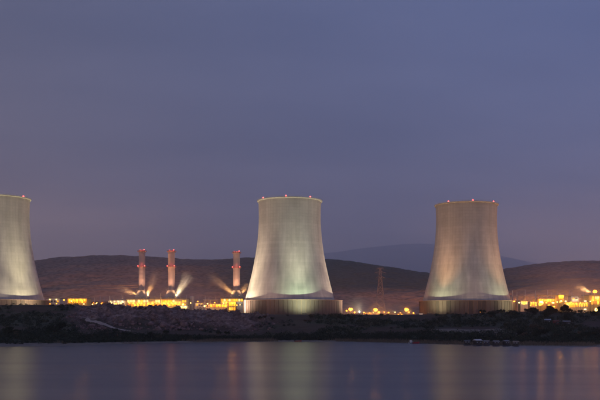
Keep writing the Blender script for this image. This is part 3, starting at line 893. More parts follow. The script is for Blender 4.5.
hall('turbine_hall', 126, 187, 299.0, 856, 26, 'long bright yellow turbine hall in front of the two left stacks', M_clad,
     [(0.02, 0.15, 299.9, 302.4, 2.6, .5, M_win3), (0.19, 0.37, 299.9, 302.4, 2.6, .5, [M_win3, M_win]), (0.48, 0.80, 299.9, 302.4, 2.6, .5, [M_win, M_win3, M_win2]), (0.92, 0.99, 300.2, 302.0, 2.2, .6, M_win),
      (0.02, 0.99, 304.2, 306.2, 3.2, 1.0, [M_win2, M_win4, M_win, M_dim, M_win2])], 15, 1700, 303.3, lampcol=AMB, vents=8, pil=5.2)
hall('annexe', 176, 187.5, 305.8, 846, 8, 'low white-lit annexe at the right end of the turbine hall', M_clad2, [(0.05, .95, 307.2, 308.6, 2.2, .4, M_win3)], 3, 700, 306.6, lampcol=(1, .8, .45), lampmat=WLW)
tank(189.8, 194.4, 296.5, 872, 'slim pale tank right of the turbine hall', M_clad2)
hall('switch_house', 195, 204, 303.4, 866, 10, 'small pinkish switch house between slim tank and the pipe racks', M_clad2, [(.1, .9, 304.5, 305.8, 2.4, 1, [M_dark, M_win2])], 2, 500, 304, lampcol=(1, .55, .3))
pipe_rack(204, 217, 300.2, 858, 'orange lit pipe rack left of the rightmost stack', 4, 1800, SOD)
pipe_rack(187.5, 204, 303.0, 890, 'dim pipe rack behind the slim pale tank', 2, 700, SOD)
hall('compressor_house', 209, 228, 304.2, 846, 9, 'orange lit low compressor house below the rightmost stack', M_clad, [(0.05, .95, 305.2, 307.2, 2.8, 1.0, [M_win2, M_win, M_dim, M_win4])], 6, 1100, 304.9, lampcol=SOD)
hall('boiler_hall', 220.5, 243.5, 298.2, 880, 14, 'boiler hall with one bright window band under the rightmost stack', M_clad, [(0.02, .98, 299.0, 301.4, 2.5, .45, [M_win, M_win3, M_win2])], 6, 900, 302.2, lampcol=AMB, vents=3)
hall('yellow_block', 228.3, 236, 302.0, 842, 8, 'glowing yellow block at the foot of the rightmost stack', M_yel, [(0.06, .94, 303.5, 306.3, 2.2, .5, M_win2), (0.06, .94, 307.3, 310.2, 2.2, .5, [M_win2, M_win])], 4, 1300, 303, lampcol=AMB)
hall('control_block', 236.6, 243.4, 302.2, 838, 9, 'blue grey control block beside the yellow block', M_clad3, [(.1, .9, 304, 305.4, 2.2, .9, [M_dark, M_dark, M_win3])], 0)
tank(244.6, 247.2, 300.0, 815, 'narrow pale silo touching the left edge of the middle foot wall', M_clad2, 'silo')

for i, (x, y, lb) in enumerate(((44.3, 297, 'slim mast at the right foot of the leftmost cooling tower'), (60.8, 297, 'slim mast at the right end of the pump house'),
        (89.6, 297.5, 'slim mast at the right end of the yellow workshop'), (94.3, 297.5, 'pinkish slim mast over the brown shed'),
        (100.2, 296, 'slim mast left of the pale service building'), (104, 296.5, 'slim mast touching the pale service building'),
        (109.8, 295.8, 'first slim mast behind the pale service building'), (121.2, 294.5, 'slim mast by the turbine hall left corner'),
        (124, 295, 'slim mast directly beside the turbine hall left corner'), (160.5, 293.5, 'slim mast between the two left stacks'),
        (186.5, 295, 'slim mast at the right end of the turbine hall'), (199, 296.5, 'slim mast right of the slim pale tank'), (205.2, 296.5, 'slim mast at the left end of the orange pipe rack'), (209, 297, 'slim mast rising from the middle of the orange pipe rack'), (215.8, 297, 'slim mast at the right end of the orange pipe rack'))):
    slim_mast(x, y, 848 + (i % 3)*16, lb, 'slim masts along the left plant', 0.35)
for (x, y, Y, e, lb, c, hm) in ((204.6, 306, 838, 2500, 'pale bright lamp mast left of the orange compressor house', (1, .8, .5), HEADW),
        (64, 300, 838, 1500, 'lamp mast between pump house and yellow workshop', SOD, HEADM),
        (97, 303.2, 838, 1500, 'pale lamp mast before the brown shed', (1, .7, .4), HEADW),
        (116, 303.5, 835, 1800, 'lamp mast before the pale service building', (1, .62, .3), HEADM),
        (148, 303.8, 835, 2800, 'lamp mast before the turbine hall under the leftmost stack', AMB, HEADM),
        (165, 303.8, 835, 2800, 'lamp mast before the turbine hall middle', AMB, HEADM),
        (183, 304.5, 832, 2800, 'lamp mast before the right end of the turbine hall', AMB, HEADW),
        (219, 305, 830, 2500, 'lamp mast before the orange compressor house', SOD, HEADM),
        (226, 303, 866, 3000, 'lamp mast behind the orange compressor house', SOD, HEADM)):
    light_mast(x, y, Y, lb, e, c, 2, hm)

# middle gap between the towers
for (x, y, Y, e, lb, c, hm, nh) in ((346.6, 310.6, 850, 2000, 'first small orange lamp right of the middle tower foot', SOD, HEADM, 2),
        (350.6, 309.4, 852, 9000, 'big orange lamp cluster right of the middle tower foot', SOD, HEADM, 4),
        (354.6, 312.2, 846, 1600, 'low orange lamp left of the single white lamp', SOD, HEADM, 2),
        (359.4, 311.6, 850, 1500, 'single white lamp between the orange lamps', (.95, 1, .85), HEADG, 2),
        (375.6, 309.8, 854, 9000, 'big orange lamp cluster below the pylon', SOD, HEADM, 5),
        (378.9, 312.0, 846, 2200, 'orange lamp close right of the cluster below the pylon', SOD, HEADM, 3),
        (384.3, 312.0, 858, 1400, 'small orange lamp right of the pylon', SOD, HEADM, 1),
        (395.0, 312.2, 858, 1200, 'small yellowish lamp midway between pylon and right tower', (1, .75, .35), HEADW, 1),
        (406.6, 309.6, 856, 9000, 'big orange lamp cluster left of the right tower foot', SOD, HEADM, 5),
        (409.0, 312.0, 850, 1500, 'small orange lamp by the right tower foot', SOD, HEADM, 1),
        (364.0, 312.6, 858, 900, 'small orange lamp over the dim low store', SOD, HEADM, 2),
        (369.5, 313.0, 850, 900, 'faint orange lamp left of the cluster below the pylon', SOD, HEADM, 1),
        (388.6, 312.6, 852, 1000, 'small orange lamp over the dim low shed', SOD, HEADM, 2),
        (400.4, 313.2, 806, 1400, 'orange lamp above the bright gate house', SOD, HEADM, 2),
        (413.5, 313.0, 842, 1000, 'small orange lamp left of the tiny hut', SOD, HEADM, 2),
        (445.4, 315.2, 786, 900, 'small orange lamp before the left part of the right foot wall', SOD, HEADM, 2),
        (481.2, 311.6, 790, 1600, 'orange lamp before the right part of the right foot wall', SOD, HEADM, 3)):
    light_mast(x, y, Y, lb, e, c, nh, hm, spread=0.55*nh)
hall('gate_house', 396.5, 403.5, 313.8, 800, 6, 'small brightly lit gate house left of the right tower', M_clad2, [(.05, .95, 314.7, 316.2, 2.2, .4, M_win3)], 2, 500, 314.4, lampcol=SOD)
hall('guard_hut', 419, 423, 313.4, 795, 4, 'tiny hut with one lit pink window by the right tower foot', M_clad2, [(.08, .92, 313.9, 315.4, 1.8, .3, emit('lit_window_pink', (1, .55, .35), 1.6))], 0)
hall('pipe_store', 363, 373, 312.5, 862, 8, 'dim low store between white lamp and pylon lamps', M_clad2, [(.1, .9, 313.2, 314.2, 3, 1.5, [M_dark, M_win2])], 0)
hall('tank_shed', 386, 394, 312.8, 866, 8, 'dim low shed right of the pylon lamps', M_brown, [(.1, .9, 313.5, 314.3, 3, 1.5, M_dark)], 0)

# right group
hall('filter_house', 520.5, 528, 301.0, 850, 10, 'small pale lit house at the right of the right tower', M_clad2, [(.05, .95, 302.2, 304.3, 2.4, .6, [M_win, M_win3])], 3, 900, 301.8, lampcol=SOD)
hall('orange_store', 530, 537, 302.2, 852, 10, 'orange lit store left of the brightest right lamp', M_clad, [(.08, .92, 303.4, 305.5, 2.4, .8, M_win2)], 3, 2600, 303, lampcol=SOD)
hall('machine_hall', 537.5, 558, 299.0, 872, 18, 'amber machine hall behind the brightest lamps on the right', M_yel, [(.04, .96, 300.3, 302.4, 2.8, .9, [M_win2, M_win4, M_win, M_dim, M_win2])], 7, 3000, 300.2, lampcol=SOD, vents=4)
hall('amber_tower_block', 558.3, 563.8, 295.3, 862, 10, 'tall narrow amber block among the right buildings', M_yel, [(.08, .92, 297, 299, 2.2, .7, M_win2), (.08, .92, 301, 303, 2.2, .7, [M_win2, M_win])], 4, 3000, 296.3, lampcol=AMB)
hall('pale_block', 571.5, 578.5, 296.6, 874, 12, 'pale pinkish block with flat roof above the long bright wall', M_clad2, [(.1, .9, 298, 299.2, 2.6, 1.2, [M_dark, M_win2])], 2, 1200, 299.6, lampcol=(1, .7, .45))
hall('long_annexe', 564, 588.5, 302.6, 856, 12, 'long low annexe with a bright pale yellow front on the right', M_clad, [(.02, .45, 303.8, 307.2, 2.4, .4, [M_win3, M_win, M_win2]), (.47, .98, 303.8, 306.6, 2.6, .6, [M_win, M_win2, M_win4, M_dim])], 7, 2400, 303.2, lampcol=AMB)
hall('right_hall', 588.8, 640, 295.4, 866, 22, 'tall bright amber hall cut off by the right edge', M_yel, [(.06, .95, 296.4, 298.6, 2.6, .5, [M_win, M_win3]), (.04, .95, 301, 304.5, 3, .8, [M_win2, M_win4, M_win, M_dim, M_win2])], 10, 3600, 299.5, lampcol=AMB, vents=5)
pipe_rack(512, 536, 296.3, 892, 'long orange pipe rack behind the small houses right of the right tower', 5, 3600, SOD)
pipe_rack(537, 572, 295.6, 905, 'orange pipe rack behind the machine hall on the right', 6, 3800, SOD)
pipe_rack(578, 592, 298.0, 884, 'orange pipe rack left of the tall amber hall', 4, 3600, SOD)
for i, (x, y, lb) in enumerate(((512.6, 290.5, 'slim mast nearest the right tower foot'), (517, 291.5, 'second slim mast right of the right tower'), (525.2, 290, 'slim mast above the small pale lit house'),
        (535.4, 290.5, 'slim mast above the orange store'), (547.6, 290, 'slim mast above the machine hall'), (551.5, 293, 'short slim mast above the machine hall'), (557.2, 290.5, 'slim mast left of the tall amber block'),
        (569.6, 290, 'slim mast left of the pale pinkish block'), (572, 292, 'slim mast touching the pale pinkish block'), (583.4, 292, 'slim mast over the right pipe rack'), (591.5, 290.5, 'slim mast at the left corner of the tall amber hall'))):
    slim_mast(x, y, 868 + (i % 3)*14, lb, 'slim masts along the right plant', 0.4)
for (x, y, Y, e, lb, c, hm, nh) in ((524.2, 303.2, 838, 1400, 'yellow lamp mast before the small pale lit house', SOD, HEADM, 4),
        (541.2, 302.6, 838, 1800, 'brightest high lamp cluster of the right plant', AMB, HEADW, 6), (540.6, 304.0, 836, 2500, 'lower lamp cluster under the brightest right lamp', SOD, HEADM, 5),
        (553.2, 302.8, 838, 1500, 'upper lamp right of the brightest cluster', SOD, HEADW, 3), (553.8, 306.6, 834, 1500, 'lower lamp right of the brightest cluster', SOD, HEADM, 3),
        (585.4, 301.0, 846, 1400, 'pale lamp above the right end of the long annexe', AMB, HEADW, 3), (585.2, 309.2, 830, 900, 'low pinkish lamp below the right end of the long annexe', (1, .65, .4), HEADW, 3),
        (596.8, 309.6, 828, 1300, 'bright yellow lamp cluster before the tall amber hall', AMB, HEADW, 5), (595, 291.5, 860, 2000, 'high orange lamp cluster over the tall amber hall', SOD, HEADM, 6)):
    light_mast(x, y, Y, lb, e, c, nh, hm, spread=0.5*nh, group='lamp masts of the right plant')

gr0 = random.Random(17)
NEAR = [(50, 'pump house'), (57, 'pump house right end'), (72, 'yellow workshop left half'), (84, 'yellow workshop right half'), (92, 'brown shed left end'), (102, 'brown shed right end'), (111, 'pale service building left end'), (121, 'pale service building right end'), (130, 'turbine hall left end'), (139, 'leftmost stack'), (155, 'gap between the left stacks'), (173, 'middle stack'), (179, 'low white-lit annexe'), (191, 'slim pale tank'), (197, 'small pinkish switch house'), (208, 'orange pipe rack left end'), (214, 'orange pipe rack right end'), (224, 'boiler hall left end'), (232, 'glowing yellow block'), (237.6, 'blue grey control block')]
for k, (x, near) in enumerate(NEAR):
    light_mast(x + gr0.uniform(-.8, .8), gr0.uniform(301.0, 304.5) + max(0, (x-190)*.03), (834 if x < 220 else 824) + gr0.uniform(-3, 3), 'small orange lamp before the ' + near, 500, SOD, 1, gr0.choice((HEADM, HEADM, HEADW)), 'small lamps of the left plant')
NEAR = [(514, 'pipe rack end nearest the right tower'), (519, 'left side of the small pale house'), (530, 'orange store left wall'), (535.5, 'orange store right wall'), (546, 'machine hall left half'), (549.5, 'machine hall middle'), (557, 'machine hall right end'), (561, 'tall amber block'), (566, 'long annexe left end'), (571, 'pale pinkish block left side'), (576, 'pale pinkish block right side'), (580, 'long annexe middle'), (590, 'tall amber hall corner'), (593.5, 'tall amber hall front')]
for k, (x, near) in enumerate(NEAR):
    light_mast(x + gr0.uniform(-.5, .5), gr0.uniform(299.5, 305.5), 836 + gr0.uniform(-4, 4), 'small orange lamp before the ' + near, 500, SOD, gr0.choice((1, 2)), gr0.choice((HEADM, HEADM, HEADW)), 'small lamps of the right plant')

# added masts out of view; they supply the orange glow on the slopes
def slope_glow_mast(x, Y, hgt, e, aim, cone, label):
    X = wx(x, Y); gz = terr1(X, Y); root = empty('added_floodlight_mast', (X, Y, gz)); tag(root, label, 'floodlight', 'added floodlight masts behind the plant')
    MB().tube((0, 0, -.3), (0, 0, hgt), .3, .16, 8).build('pole', M_dark, root)
    MB().box(-2.2, 2.2, -.1, .1, hgt, hgt+.2).build('arm', M_dark, root)
    for k in range(4):
        hd = MB().frust(-1.8+k*1.2, .25, hgt-.7, hgt, .4, .15, .3, .15).build('lamp_head', M_dark, root)
        MB().box(-2.15+k*1.2, -1.45+k*1.2, .402, .43, hgt-.65, hgt-.1).build('lens', M_lamp, hd)
    sp = bpy.data.lights.new('slope_fill_beam', 'SPOT'); sp.energy = e; sp.color = SOD; sp.spot_size = math.radians(cone); sp.spot_blend = 1; sp.shadow_soft_size = 1
    lo = bpy.data.objects.new('light', sp); col.objects.link(lo); lo.parent = root; lo.location = (0, .8, hgt-.3)
    d = Vector(aim) - Vector((X, Y, gz+hgt))
    lo.rotation_mode = 'QUATERNION'; lo.rotation_quaternion = d.to_track_quat('-Z', 'Y')
slope_glow_mast(150, 955, 16, 9e6, (-500, 1900, 150), 120, 'added unseen floodlight mast behind the two left stacks')
slope_glow_mast(232, 960, 16, 3.6e6, (-150, 1900, 150), 110, 'added unseen floodlight mast behind the rightmost stack')
slope_glow_mast(392, 965, 12, 3.4e5, (110, 1250, 60), 120, 'added unseen floodlight mast below the pylon')
slope_glow_mast(575, 955, 16, 2.3e7, (650, 1800, 150), 120, 'added unseen floodlight mast behind the right plant')

# ------------------------------------------------------------------ pylon and cables
def pylon(x, ytop, ybot, Y, label):
    X = wx(x, Y); gz = terr1(X, Y); H = wz(ytop, Y) - gz
    root = empty('power_pylon', (X, Y, gz)); tag(root, label, 'pylon')
    def hw(t): return 5.6*(1-t)**1.15 + 0.9
    lv = [0, .18, .34, .48, .60, .70, .78, .86, .93, 1.0]
    c4 = ((-1, -1), (1, -1), (1, 1), (-1, 1))
    legs = [MB() for _ in range(4)]; brace = MB()
    for a, b in zip(lv[:-1], lv[1:]):
        wa, wb = hw(a), hw(b)
        for k, (i, j) in enumerate(c4):
            legs[k].tube((i*wa, j*wa, a*H), (i*wb, j*wb, b*H), .30, .27, n=4)
            i2, j2 = c4[(k+1) % 4]
            brace.tube((i*wa, j*wa, a*H), (i2*wb, j2*wb, b*H), .16, n=4)
            brace.tube((i2*wa, j2*wa, a*H), (i*wb, j*wb, b*H), .16, n=4)
            brace.tube((i*wb, j*wb, b*H), (i2*wb, j2*wb, b*H), .16, n=4)
    pm = pbr('rusty_steel', (0.30, 0.255, 0.235), 0.8, 0.1)
    for l in legs: l.build('leg', pm, root)
    brace.build('bracing', pm, root)
    tips = []
    for t, ext in ((.76, 6.2), (.88, 7.4), (.985, 4.6)):
        z = t*H; w = hw(t)
        am = MB()
        for s in (-1, 1):
            for j in (-1, 1):
                am.tube((s*w, j*w, z), (s*ext, 0, z+.6), .2, n=4); am.tube((s*w, j*w, z+2.2), (s*ext, 0, z+.6), .16, n=4)
            tips.append(Vector((X+s*ext, Y, gz+z-1.4)))
        ca = am.build('cross_arm', pm, root)
        for s in (-1, 1):
            MB().tube((s*ext, 0, z+.5), (s*ext, 0, z-1.4), .22, n=6).build('insulator', M_dark, ca)
    return tips
PY = 1120
tips = pylon(380.2, 268, 297, PY, 'lattice power pylon between the middle and right cooling towers')
def cable(a, b, sag, label, group):
    mb = MB(); n = 24; pr = None
    for k in range(n+1):
        t = k/n; p = a.lerp(b, t); p.z -= sag*4*t*(1-t)
        if pr is not None: mb.tube(pr, p, .085, n=4, caps=False)
        pr = p
    tag(mb.build('power_cable', pbr('cable', (.045, .035, .03), .6)), label, 'cable', group)
for k, tpt in enumerate(tips):
    s = -1 if k % 2 == 0 else 1
    cable(tpt, Vector((tpt.x - 150, tpt.y + 40, tpt.z - 22)), 7, 'thin power cable running left from the lattice pylon', 'cables left of the pylon')
    cable(tpt, Vector((tpt.x + 150, tpt.y + 90, tpt.z - 14)), 7, 'thin power cable running right from the lattice pylon', 'cables right of the pylon')
for k in range(2):
    cable(P(25, 280+k*2.3, 1060), P(141, 285+k*2.0, 1040), 4, 'thin power cable crossing the hill between left tower and stacks', 'cables across the left hill')

# ------------------------------------------------------------------ steam lit by the plant
def steam(p0, p1, r0, r1, dens, label, seed, lamp_e, lamp_c, foot):
    dens *= 3.2; lamp_e *= 5.5; r1 *= 1.4
    d = p1 - p0; Ln = d.length
    root = link('steam_plume', None) if False else None
    mb = MB(); n, m = 20, 14
    prof = []
    for k in range(m+1):
        t = k/m
        prof.append((max(.05, (r0 + (r1-r0)*t)*(1 - 0.98*max(0, (t-.8)/.2)**2)), t*Ln))
    prof[0] = (.05, 0)
    mb.lathe(prof, n)
    m_ = bpy.data.materials.new('steam'); m_.use_nodes = True
    nt = m_.node_tree; nt.nodes.clear(); N, L = nt.nodes.new, nt.links.new
    out = N('ShaderNodeOutputMaterial'); pv = N('ShaderNodeVolumePrincipled')
    pv.inputs['Color'].default_value = (.95, .95, .95, 1); pv.inputs['Anisotropy'].default_value = 0.25
    tc = N('ShaderNodeTexCoord'); sp = N('ShaderNodeSeparateXYZ'); L(tc.outputs['Object'], sp.inputs[0])
    def math_(op, a, c):
        q = N('ShaderNodeMath'); q.operation = op; q.use_clamp = False
        for i, s_ in enumerate((a, c)):
            if isinstance(s_, (int, float)): q.inputs[i].default_value = s_
            else: L(s_, q.inputs[i])
        return q.outputs[0]
    t = math_('DIVIDE', sp.outputs[2], Ln)
    rad = math_('SQRT', math_('ADD', math_('MULTIPLY', sp.outputs[0], sp.outputs[0]), math_('MULTIPLY', sp.outputs[1], sp.outputs[1])), 0)
    rr = math_('ADD', math_('MULTIPLY', t, r1-r0), r0)
    edge = math_('SUBTRACT', 1.0, math_('DIVIDE', rad, rr))
    edge = math_('MAXIMUM', edge, 0.0)
    mp = N('ShaderNodeMapping'); mp.inputs['Scale'].default_value = (1, 1, 0.22); mp.inputs['Location'].default_value = (seed*7.3, seed*3.1, 0)
    L(tc.outputs['Object'], mp.inputs[0])
    nz = N('ShaderNodeTexNoise'); nz.inputs['Scale'].default_value = 0.42; nz.inputs['Detail'].default_value = 3
    L(mp.outputs[0], nz.inputs[0])
    nn = math_('MAXIMUM', math_('MULTIPLY', math_('SUBTRACT', nz.outputs[0], 0.34), 4.0), 0.0)
    fade = math_('MAXIMUM', math_('SUBTRACT', 1.0, t), 0.0); fade = math_('POWER', fade, 1.1)
    L(math_('MULTIPLY', math_('MULTIPLY', math_('MULTIPLY', edge, nn), fade), dens), pv.inputs['Density'])
    L(pv.outputs[0], out.inputs['Volume'])
    o = mb.build('steam_plume', m_, None, loc=p0, smooth=True)
    o.rotation_mode = 'QUATERNION'; o.rotation_quaternion = d.to_track_quat('Z', 'Y')
    tag(o, label, 'steam', 'lit steam plumes')
    # the vent head it comes from carries a floodlight
    b = p0 - d.normalized()*1.2
    root = empty('vent_floodlight', (b.x, b.y, b.z))
    tag(root, 'floodlight under the ' + label.split(' steam')[0] + ' steam ' + foot, 'floodlight', 'floodlights at the steam vents')
    MB().frust(0, 0, -.5, .4, .3, .3, .6, .6).build('lamp_head', M_dark, root)
    MB().box(-.5, .5, -.5, .5, .402, .45).build('lens', M_lampw, root)
    MB().tube((0, 0, -(b.z-PLAT)), (0, 0, -.5), .2, .15, 6).build('pole', M_steel, root)
    sp_ = bpy.data.lights.new('beam', 'SPOT'); sp_.energy = lamp_e; sp_.color = lamp_c; sp_.spot_size = math.radians(60); sp_.spot_blend = 1; sp_.shadow_soft_size = .3
    lo = bpy.data.objects.new('light', sp_); col.objects.link(lo); lo.parent = root; lo.location = (0, 0, .6)
    lo.rotation_mode = 'QUATERNION'; lo.rotation_quaternion = d.to_track_quat('-Z', 'Y')
SY = 900
OR = (1, .46, .15); WH = (1, .72, .40)
steam(P(137, 295.0, SY-8), P(116, 287.0, SY-8), 1.2, 4.5, .05, 'orange steam wisp drifting left from the leftmost stack', 1, 30000, OR, 'left of the leftmost stack')
steam(P(147, 296.5, SY-8), P(158, 268, SY-8), 1.2, 5.5, .04, 'orange steam wisp rising right of the leftmost stack', 2, 34000, OR, 'right of the leftmost stack')
steam(P(176, 297, SY-8), P(191, 272, SY-8), 1.4, 7.0, .06, 'bright pale steam wisp rising right of the middle stack', 3, 52000, WH, 'right of the middle stack')
steam(P(233, 294, SY-2), P(205, 272, SY-2), 1.2, 6.5, .035, 'long faint orange steam wisp drifting left of the rightmost stack', 4, 34000, OR, 'left of the rightmost stack')
steam(P(240, 295, SY-2), P(249, 283, SY-2), 1.2, 4.0, .045, 'short orange steam wisp between rightmost stack and middle tower', 5, 20000, OR, 'right of the rightmost stack')
steam(P(591, 293, 856), P(575, 286, 856), 1.4, 4.0, .04, 'orange steam wisp above the tall amber hall on the right', 6, 34000, OR, 'over the amber hall')

# mist volumes added to imitate bloom around the plant lamps
def mist(x, Y, rx, ry, rz, dens, label):
    m = bpy.data.materials.new('mist'); m.use_nodes = True
    nt = m.node_tree; nt.nodes.clear()
    out = nt.nodes.new('ShaderNodeOutputMaterial'); pv = nt.nodes.new('ShaderNodeVolumePrincipled')
    pv.inputs['Color'].default_value = (.97, .97, .97, 1); pv.inputs['Anisotropy'].default_value = 0.75
    tc = nt.nodes.new('ShaderNodeTexCoord'); gd = nt.nodes.new('ShaderNodeTexGradient'); gd.gradient_type = 'QUADRATIC_SPHERE'
    mu = nt.nodes.new('ShaderNodeMath'); mu.operation = 'MULTIPLY'; mu.inputs[1].default_value = dens
    nt.links.new(tc.outputs['Object'], gd.inputs[0]); nt.links.new(gd.outputs['Fac'], mu.inputs[0]); nt.links.new(mu.outputs[0], pv.inputs['Density'])
    nt.links.new(pv.outputs[0], out.inputs['Volume'])
    o = MB().sphere((0, 0, 0), 1.0, 48, 24).build('lamp_glow_mist', m, None, loc=(wx(x, Y), Y, PLAT), smooth=True)
    o.scale = (rx, ry, rz)
    tag(o, label, 'mist', kind='stuff')
mist(158, 868, 150, 80, 62, 11.0e-3, 'added glow mist over the left plant')
mist(575, 862, 110, 80, 66, 13.0e-3, 'added orange glow mist over the right plant')
mist(378, 852, 70, 60, 30, 16.0e-3, 'added glow mist round the lamps between the towers')

# ------------------------------------------------------------------ scrub, shrubs and trees
def leaf_cloud(cs, rs, n_each, size, seed):
    """many small leaf faces spread through the volume of clumps"""
    g_ = np.random.default_rng(seed)
    N_ = len(cs)*n_each
    d = g_.normal(size=(N_, 3)); d /= np.linalg.norm(d, axis=1)[:, None]
    rad = g_.uniform(0.35, 1.0, N_)**0.6
    c = np.repeat(np.asarray(cs, float), n_each, 0); r = np.repeat(np.asarray(rs, float), n_each, 0)
    lump = 1 + 0.35*np.sin(d[:, 0]*5 + c[:, 0]) * np.sin(d[:, 2]*6 + c[:, 1])
    p = c + d*rad[:, None]*r*lump[:, None]
    a = g_.normal(size=(N_, 3)); a /= np.linalg.norm(a, axis=1)[:, None]
    b = np.cross(a, g_.normal(size=(N_, 3))); b /= np.linalg.norm(b, axis=1)[:, None]
    s = size*g_.uniform(0.6, 1.4, N_)[:, None]
    V = np.stack([p - a*s, p - b*s*.55, p + a*s, p + b*s*.55], 1).reshape(-1, 3)
    Q = np.arange(N_*4).reshape(-1, 4)
    return V, Q

def scatter_scrub():
    g_ = np.random.default_rng(5)
    n = 26000
    u = g_.uniform(-60, 660, n); t = g_.uniform(0.0, 1.04, n)
    S = tab(u, SHORE); Y = S + t*(CR_Y - S); X = (u-300)/F*Y
    n2 = fbm(X*0.018+9, Y*0.03, 4, 67); n1 = fbm(X*0.03, Y*0.04, 4, 61)
    rocky = smooth((u - 62)/26)*smooth((285 - u)/40)
    dens = smooth((0.40 + 0.35*(n2-0.5) - t)/0.10)*smooth((t-0.055)/0.03)
    dens = np.maximum(dens, (1-rocky)*smooth((n1-0.44)/0.1)*0.55*smooth((t-0.1)/.1))
    dens = np.maximum(dens, rocky*smooth((n1-0.62)/0.05)*0.25*smooth((t-.3)/.1))
    clear = smooth((u-425)/12)*smooth((508-u)/12)*smooth((t-0.38)/0.03)*smooth((0.52-t)/0.03)
    dens = dens*(1-0.95*clear)
    # keep the track open
    pth = smooth((u-82)/3)*smooth((134-u)/3)*(np.abs((318+(CAMZ-terrain(X, Y))*F/Y) - np.interp(u, [82, 95, 111, 131], [318.5, 321.6, 327.2, 331.6])) < 2.4)
    k = (g_.random(n) < dens*0.42) & (pth < .5)
    X, Y, u, t = X[k], Y[k], u[k], t[k]
    Z = terrain(X, Y)
    r = g_.uniform(0.9, 2.4, len(X))*np.where(u > 500, 1.15, 1.0)*np.where(t > .85, .75, 1.0)
    C = np.stack([X, Y, Z + r*0.45], 1); R = np.stack([r*1.25, r*1.1, r*0.85], 1)
    V, Q = leaf_cloud(C, R, 46, 0.42, 9)
    o = link('scrub', np_mesh('scrub', V, Q, M_leaf))
    tag(o, 'dark green scrub covering the lake bank', 'scrub', kind='stuff')
    print('scrub bushes', len(X))
scatter_scrub()

def reeds():
    g_ = np.random.default_rng(15)
    n = 16000
    u = g_.uniform(-40, 640, n); t = g_.uniform(0.01, 0.09, n)
    S = tab(u, SHORE); Y = S + t*(CR_Y-S); X = (u-300)/F*Y
    k = g_.random(n) < smooth((fbm(X*0.03, Y*0.03, 3, 88)-0.42)/0.12)
    X, Y = X[k], Y[k]; Z = terrain(X, Y)
    hgt = g_.uniform(.8, 2.2, len(X)); a = g_.uniform(0, PI, len(X)); lean = g_.normal(0, .35, (len(X), 2))
    w = .16
    B = np.stack([X, Y, Z-.2], 1); dx = np.stack([np.cos(a)*w, np.sin(a)*w, np.zeros_like(a)], 1)
    T = B + np.stack([lean[:, 0], lean[:, 1], hgt], 1)
    V = np.stack([B-dx, B+dx, T+dx*.3, T-dx*.3], 1).reshape(-1, 3)
    o = link('reeds', np_mesh('reeds', V, np.arange(len(V)).reshape(-1, 4), leaf_material('dry_reeds', (.14, .11, .07), (.24, .19, .13))))
    tag(o, 'dry reeds along the water edge', 'reeds', kind='stuff')
reeds()

def rubble():
    g_ = np.random.default_rng(21)
    n = 1500
    u = g_.uniform(62, 285, n); t = g_.uniform(0.55, 1.0, n)
    S = tab(u, SHORE); Y = S + t*(CR_Y-S); X = (u-300)/F*Y
    k = g_.random(n) < (0.25 + .75*smooth((fbm(X*.05, Y*.05, 3, 93)-.45)/.1))*smooth((u-62)/20)*smooth((285-u)/20)
    k &= ~((u > 82) & (u < 134) & (np.abs((318+(CAMZ-terrain(X, Y))*F/Y) - np.interp(u, [82, 95, 111, 131], [318.5, 321.6, 327.2, 331.6])) < 2.2))
    X, Y = X[k], Y[k]; Z = terrain(X, Y)
    base = np.array([(-1, -1, -1), (1, -1, -1), (1, 1, -1), (-1, 1, -1), (-1, -1, 1), (1, -1, 1), (1, 1, 1), (-1, 1, 1)], float)
    fq = np.array([(0, 3, 2, 1), (4, 5, 6, 7), (0, 1, 5, 4), (1, 2, 6, 5), (2, 3, 7, 6), (3, 0, 4, 7)])
    N_ = len(X)
    s = g_.lognormal(-0.7, .65, N_)[:, None, None]*np.array([1, 1, .75])
    V = base[None]*s*g_.uniform(.55, 1.2, (N_, 8, 3))
    a = g_.uniform(0, 2*PI, N_); b = g_.normal(0, .5, N_)
    x1 = V[..., 0]*np.cos(a)[:, None] - V[..., 1]*np.sin(a)[:, None]; y1 = V[..., 0]*np.sin(a)[:, None] + V[..., 1]*np.cos(a)[:, None]
    z1 = V[..., 2]*np.cos(b)[:, None] + y1*np.sin(b)[:, None]; y1 = y1*np.cos(b)[:, None] - V[..., 2]*np.sin(b)[:, None]
    V = np.stack([x1 + X[:, None], y1 + Y[:, None], z1 + Z[:, None] + .15], -1).reshape(-1, 3)
    Q = (np.arange(N_)[:, None, None]*8 + fq[None]).reshape(-1, 4)
    o = link('rock_rubble', np_mesh('rock_rubble', V, Q, pbr('rubble_stone', (.22, .14, .13), .95, var=.55, scale=.35)))
    tag(o, 'loose purple grey rubble on the steep left bank', 'rubble', kind='stuff')
rubble()

def tree_meshes(seed, hgt, rx, leaf, nclump, per):
    g_ = random.Random(seed)
    tr = MB(); tops = []
    tr.tube((0, 0, -.5), (0, 0, hgt*.45), .05*hgt, .03*hgt, 7)
    for k in range(6):
        a = g_.uniform(0, 2*PI); z0 = hgt*g_.uniform(.2, .45)
        q = (math.cos(a)*rx*g_.uniform(.3, .7), math.sin(a)*rx*g_.uniform(.3, .7), hgt*g_.uniform(.5, .85))
        tr.tube((0, 0, z0), q, .02*hgt, .008*hgt, 5); tops.append(q)
    cs, rs = [], []
    for k in range(nclump):
        q = g_.choice(tops); f = g_.uniform(.5, 1.2)
        c = (q[0]*f + g_.gauss(0, rx*.25), q[1]*f + g_.gauss(0, rx*.25), min(hgt*.92, max(hgt*.18, q[2] + g_.gauss(0, hgt*.16))))
        r = rx*g_.uniform(.22, .42); cs.append(c); rs.append((r, r, r*.8))
    V, Q = leaf_cloud(cs, rs, per, leaf, seed)
    return tr.mesh('trunk', M_bark), np_mesh('crown', V, Q, M_leaf if seed % 3 else M_leaf2)
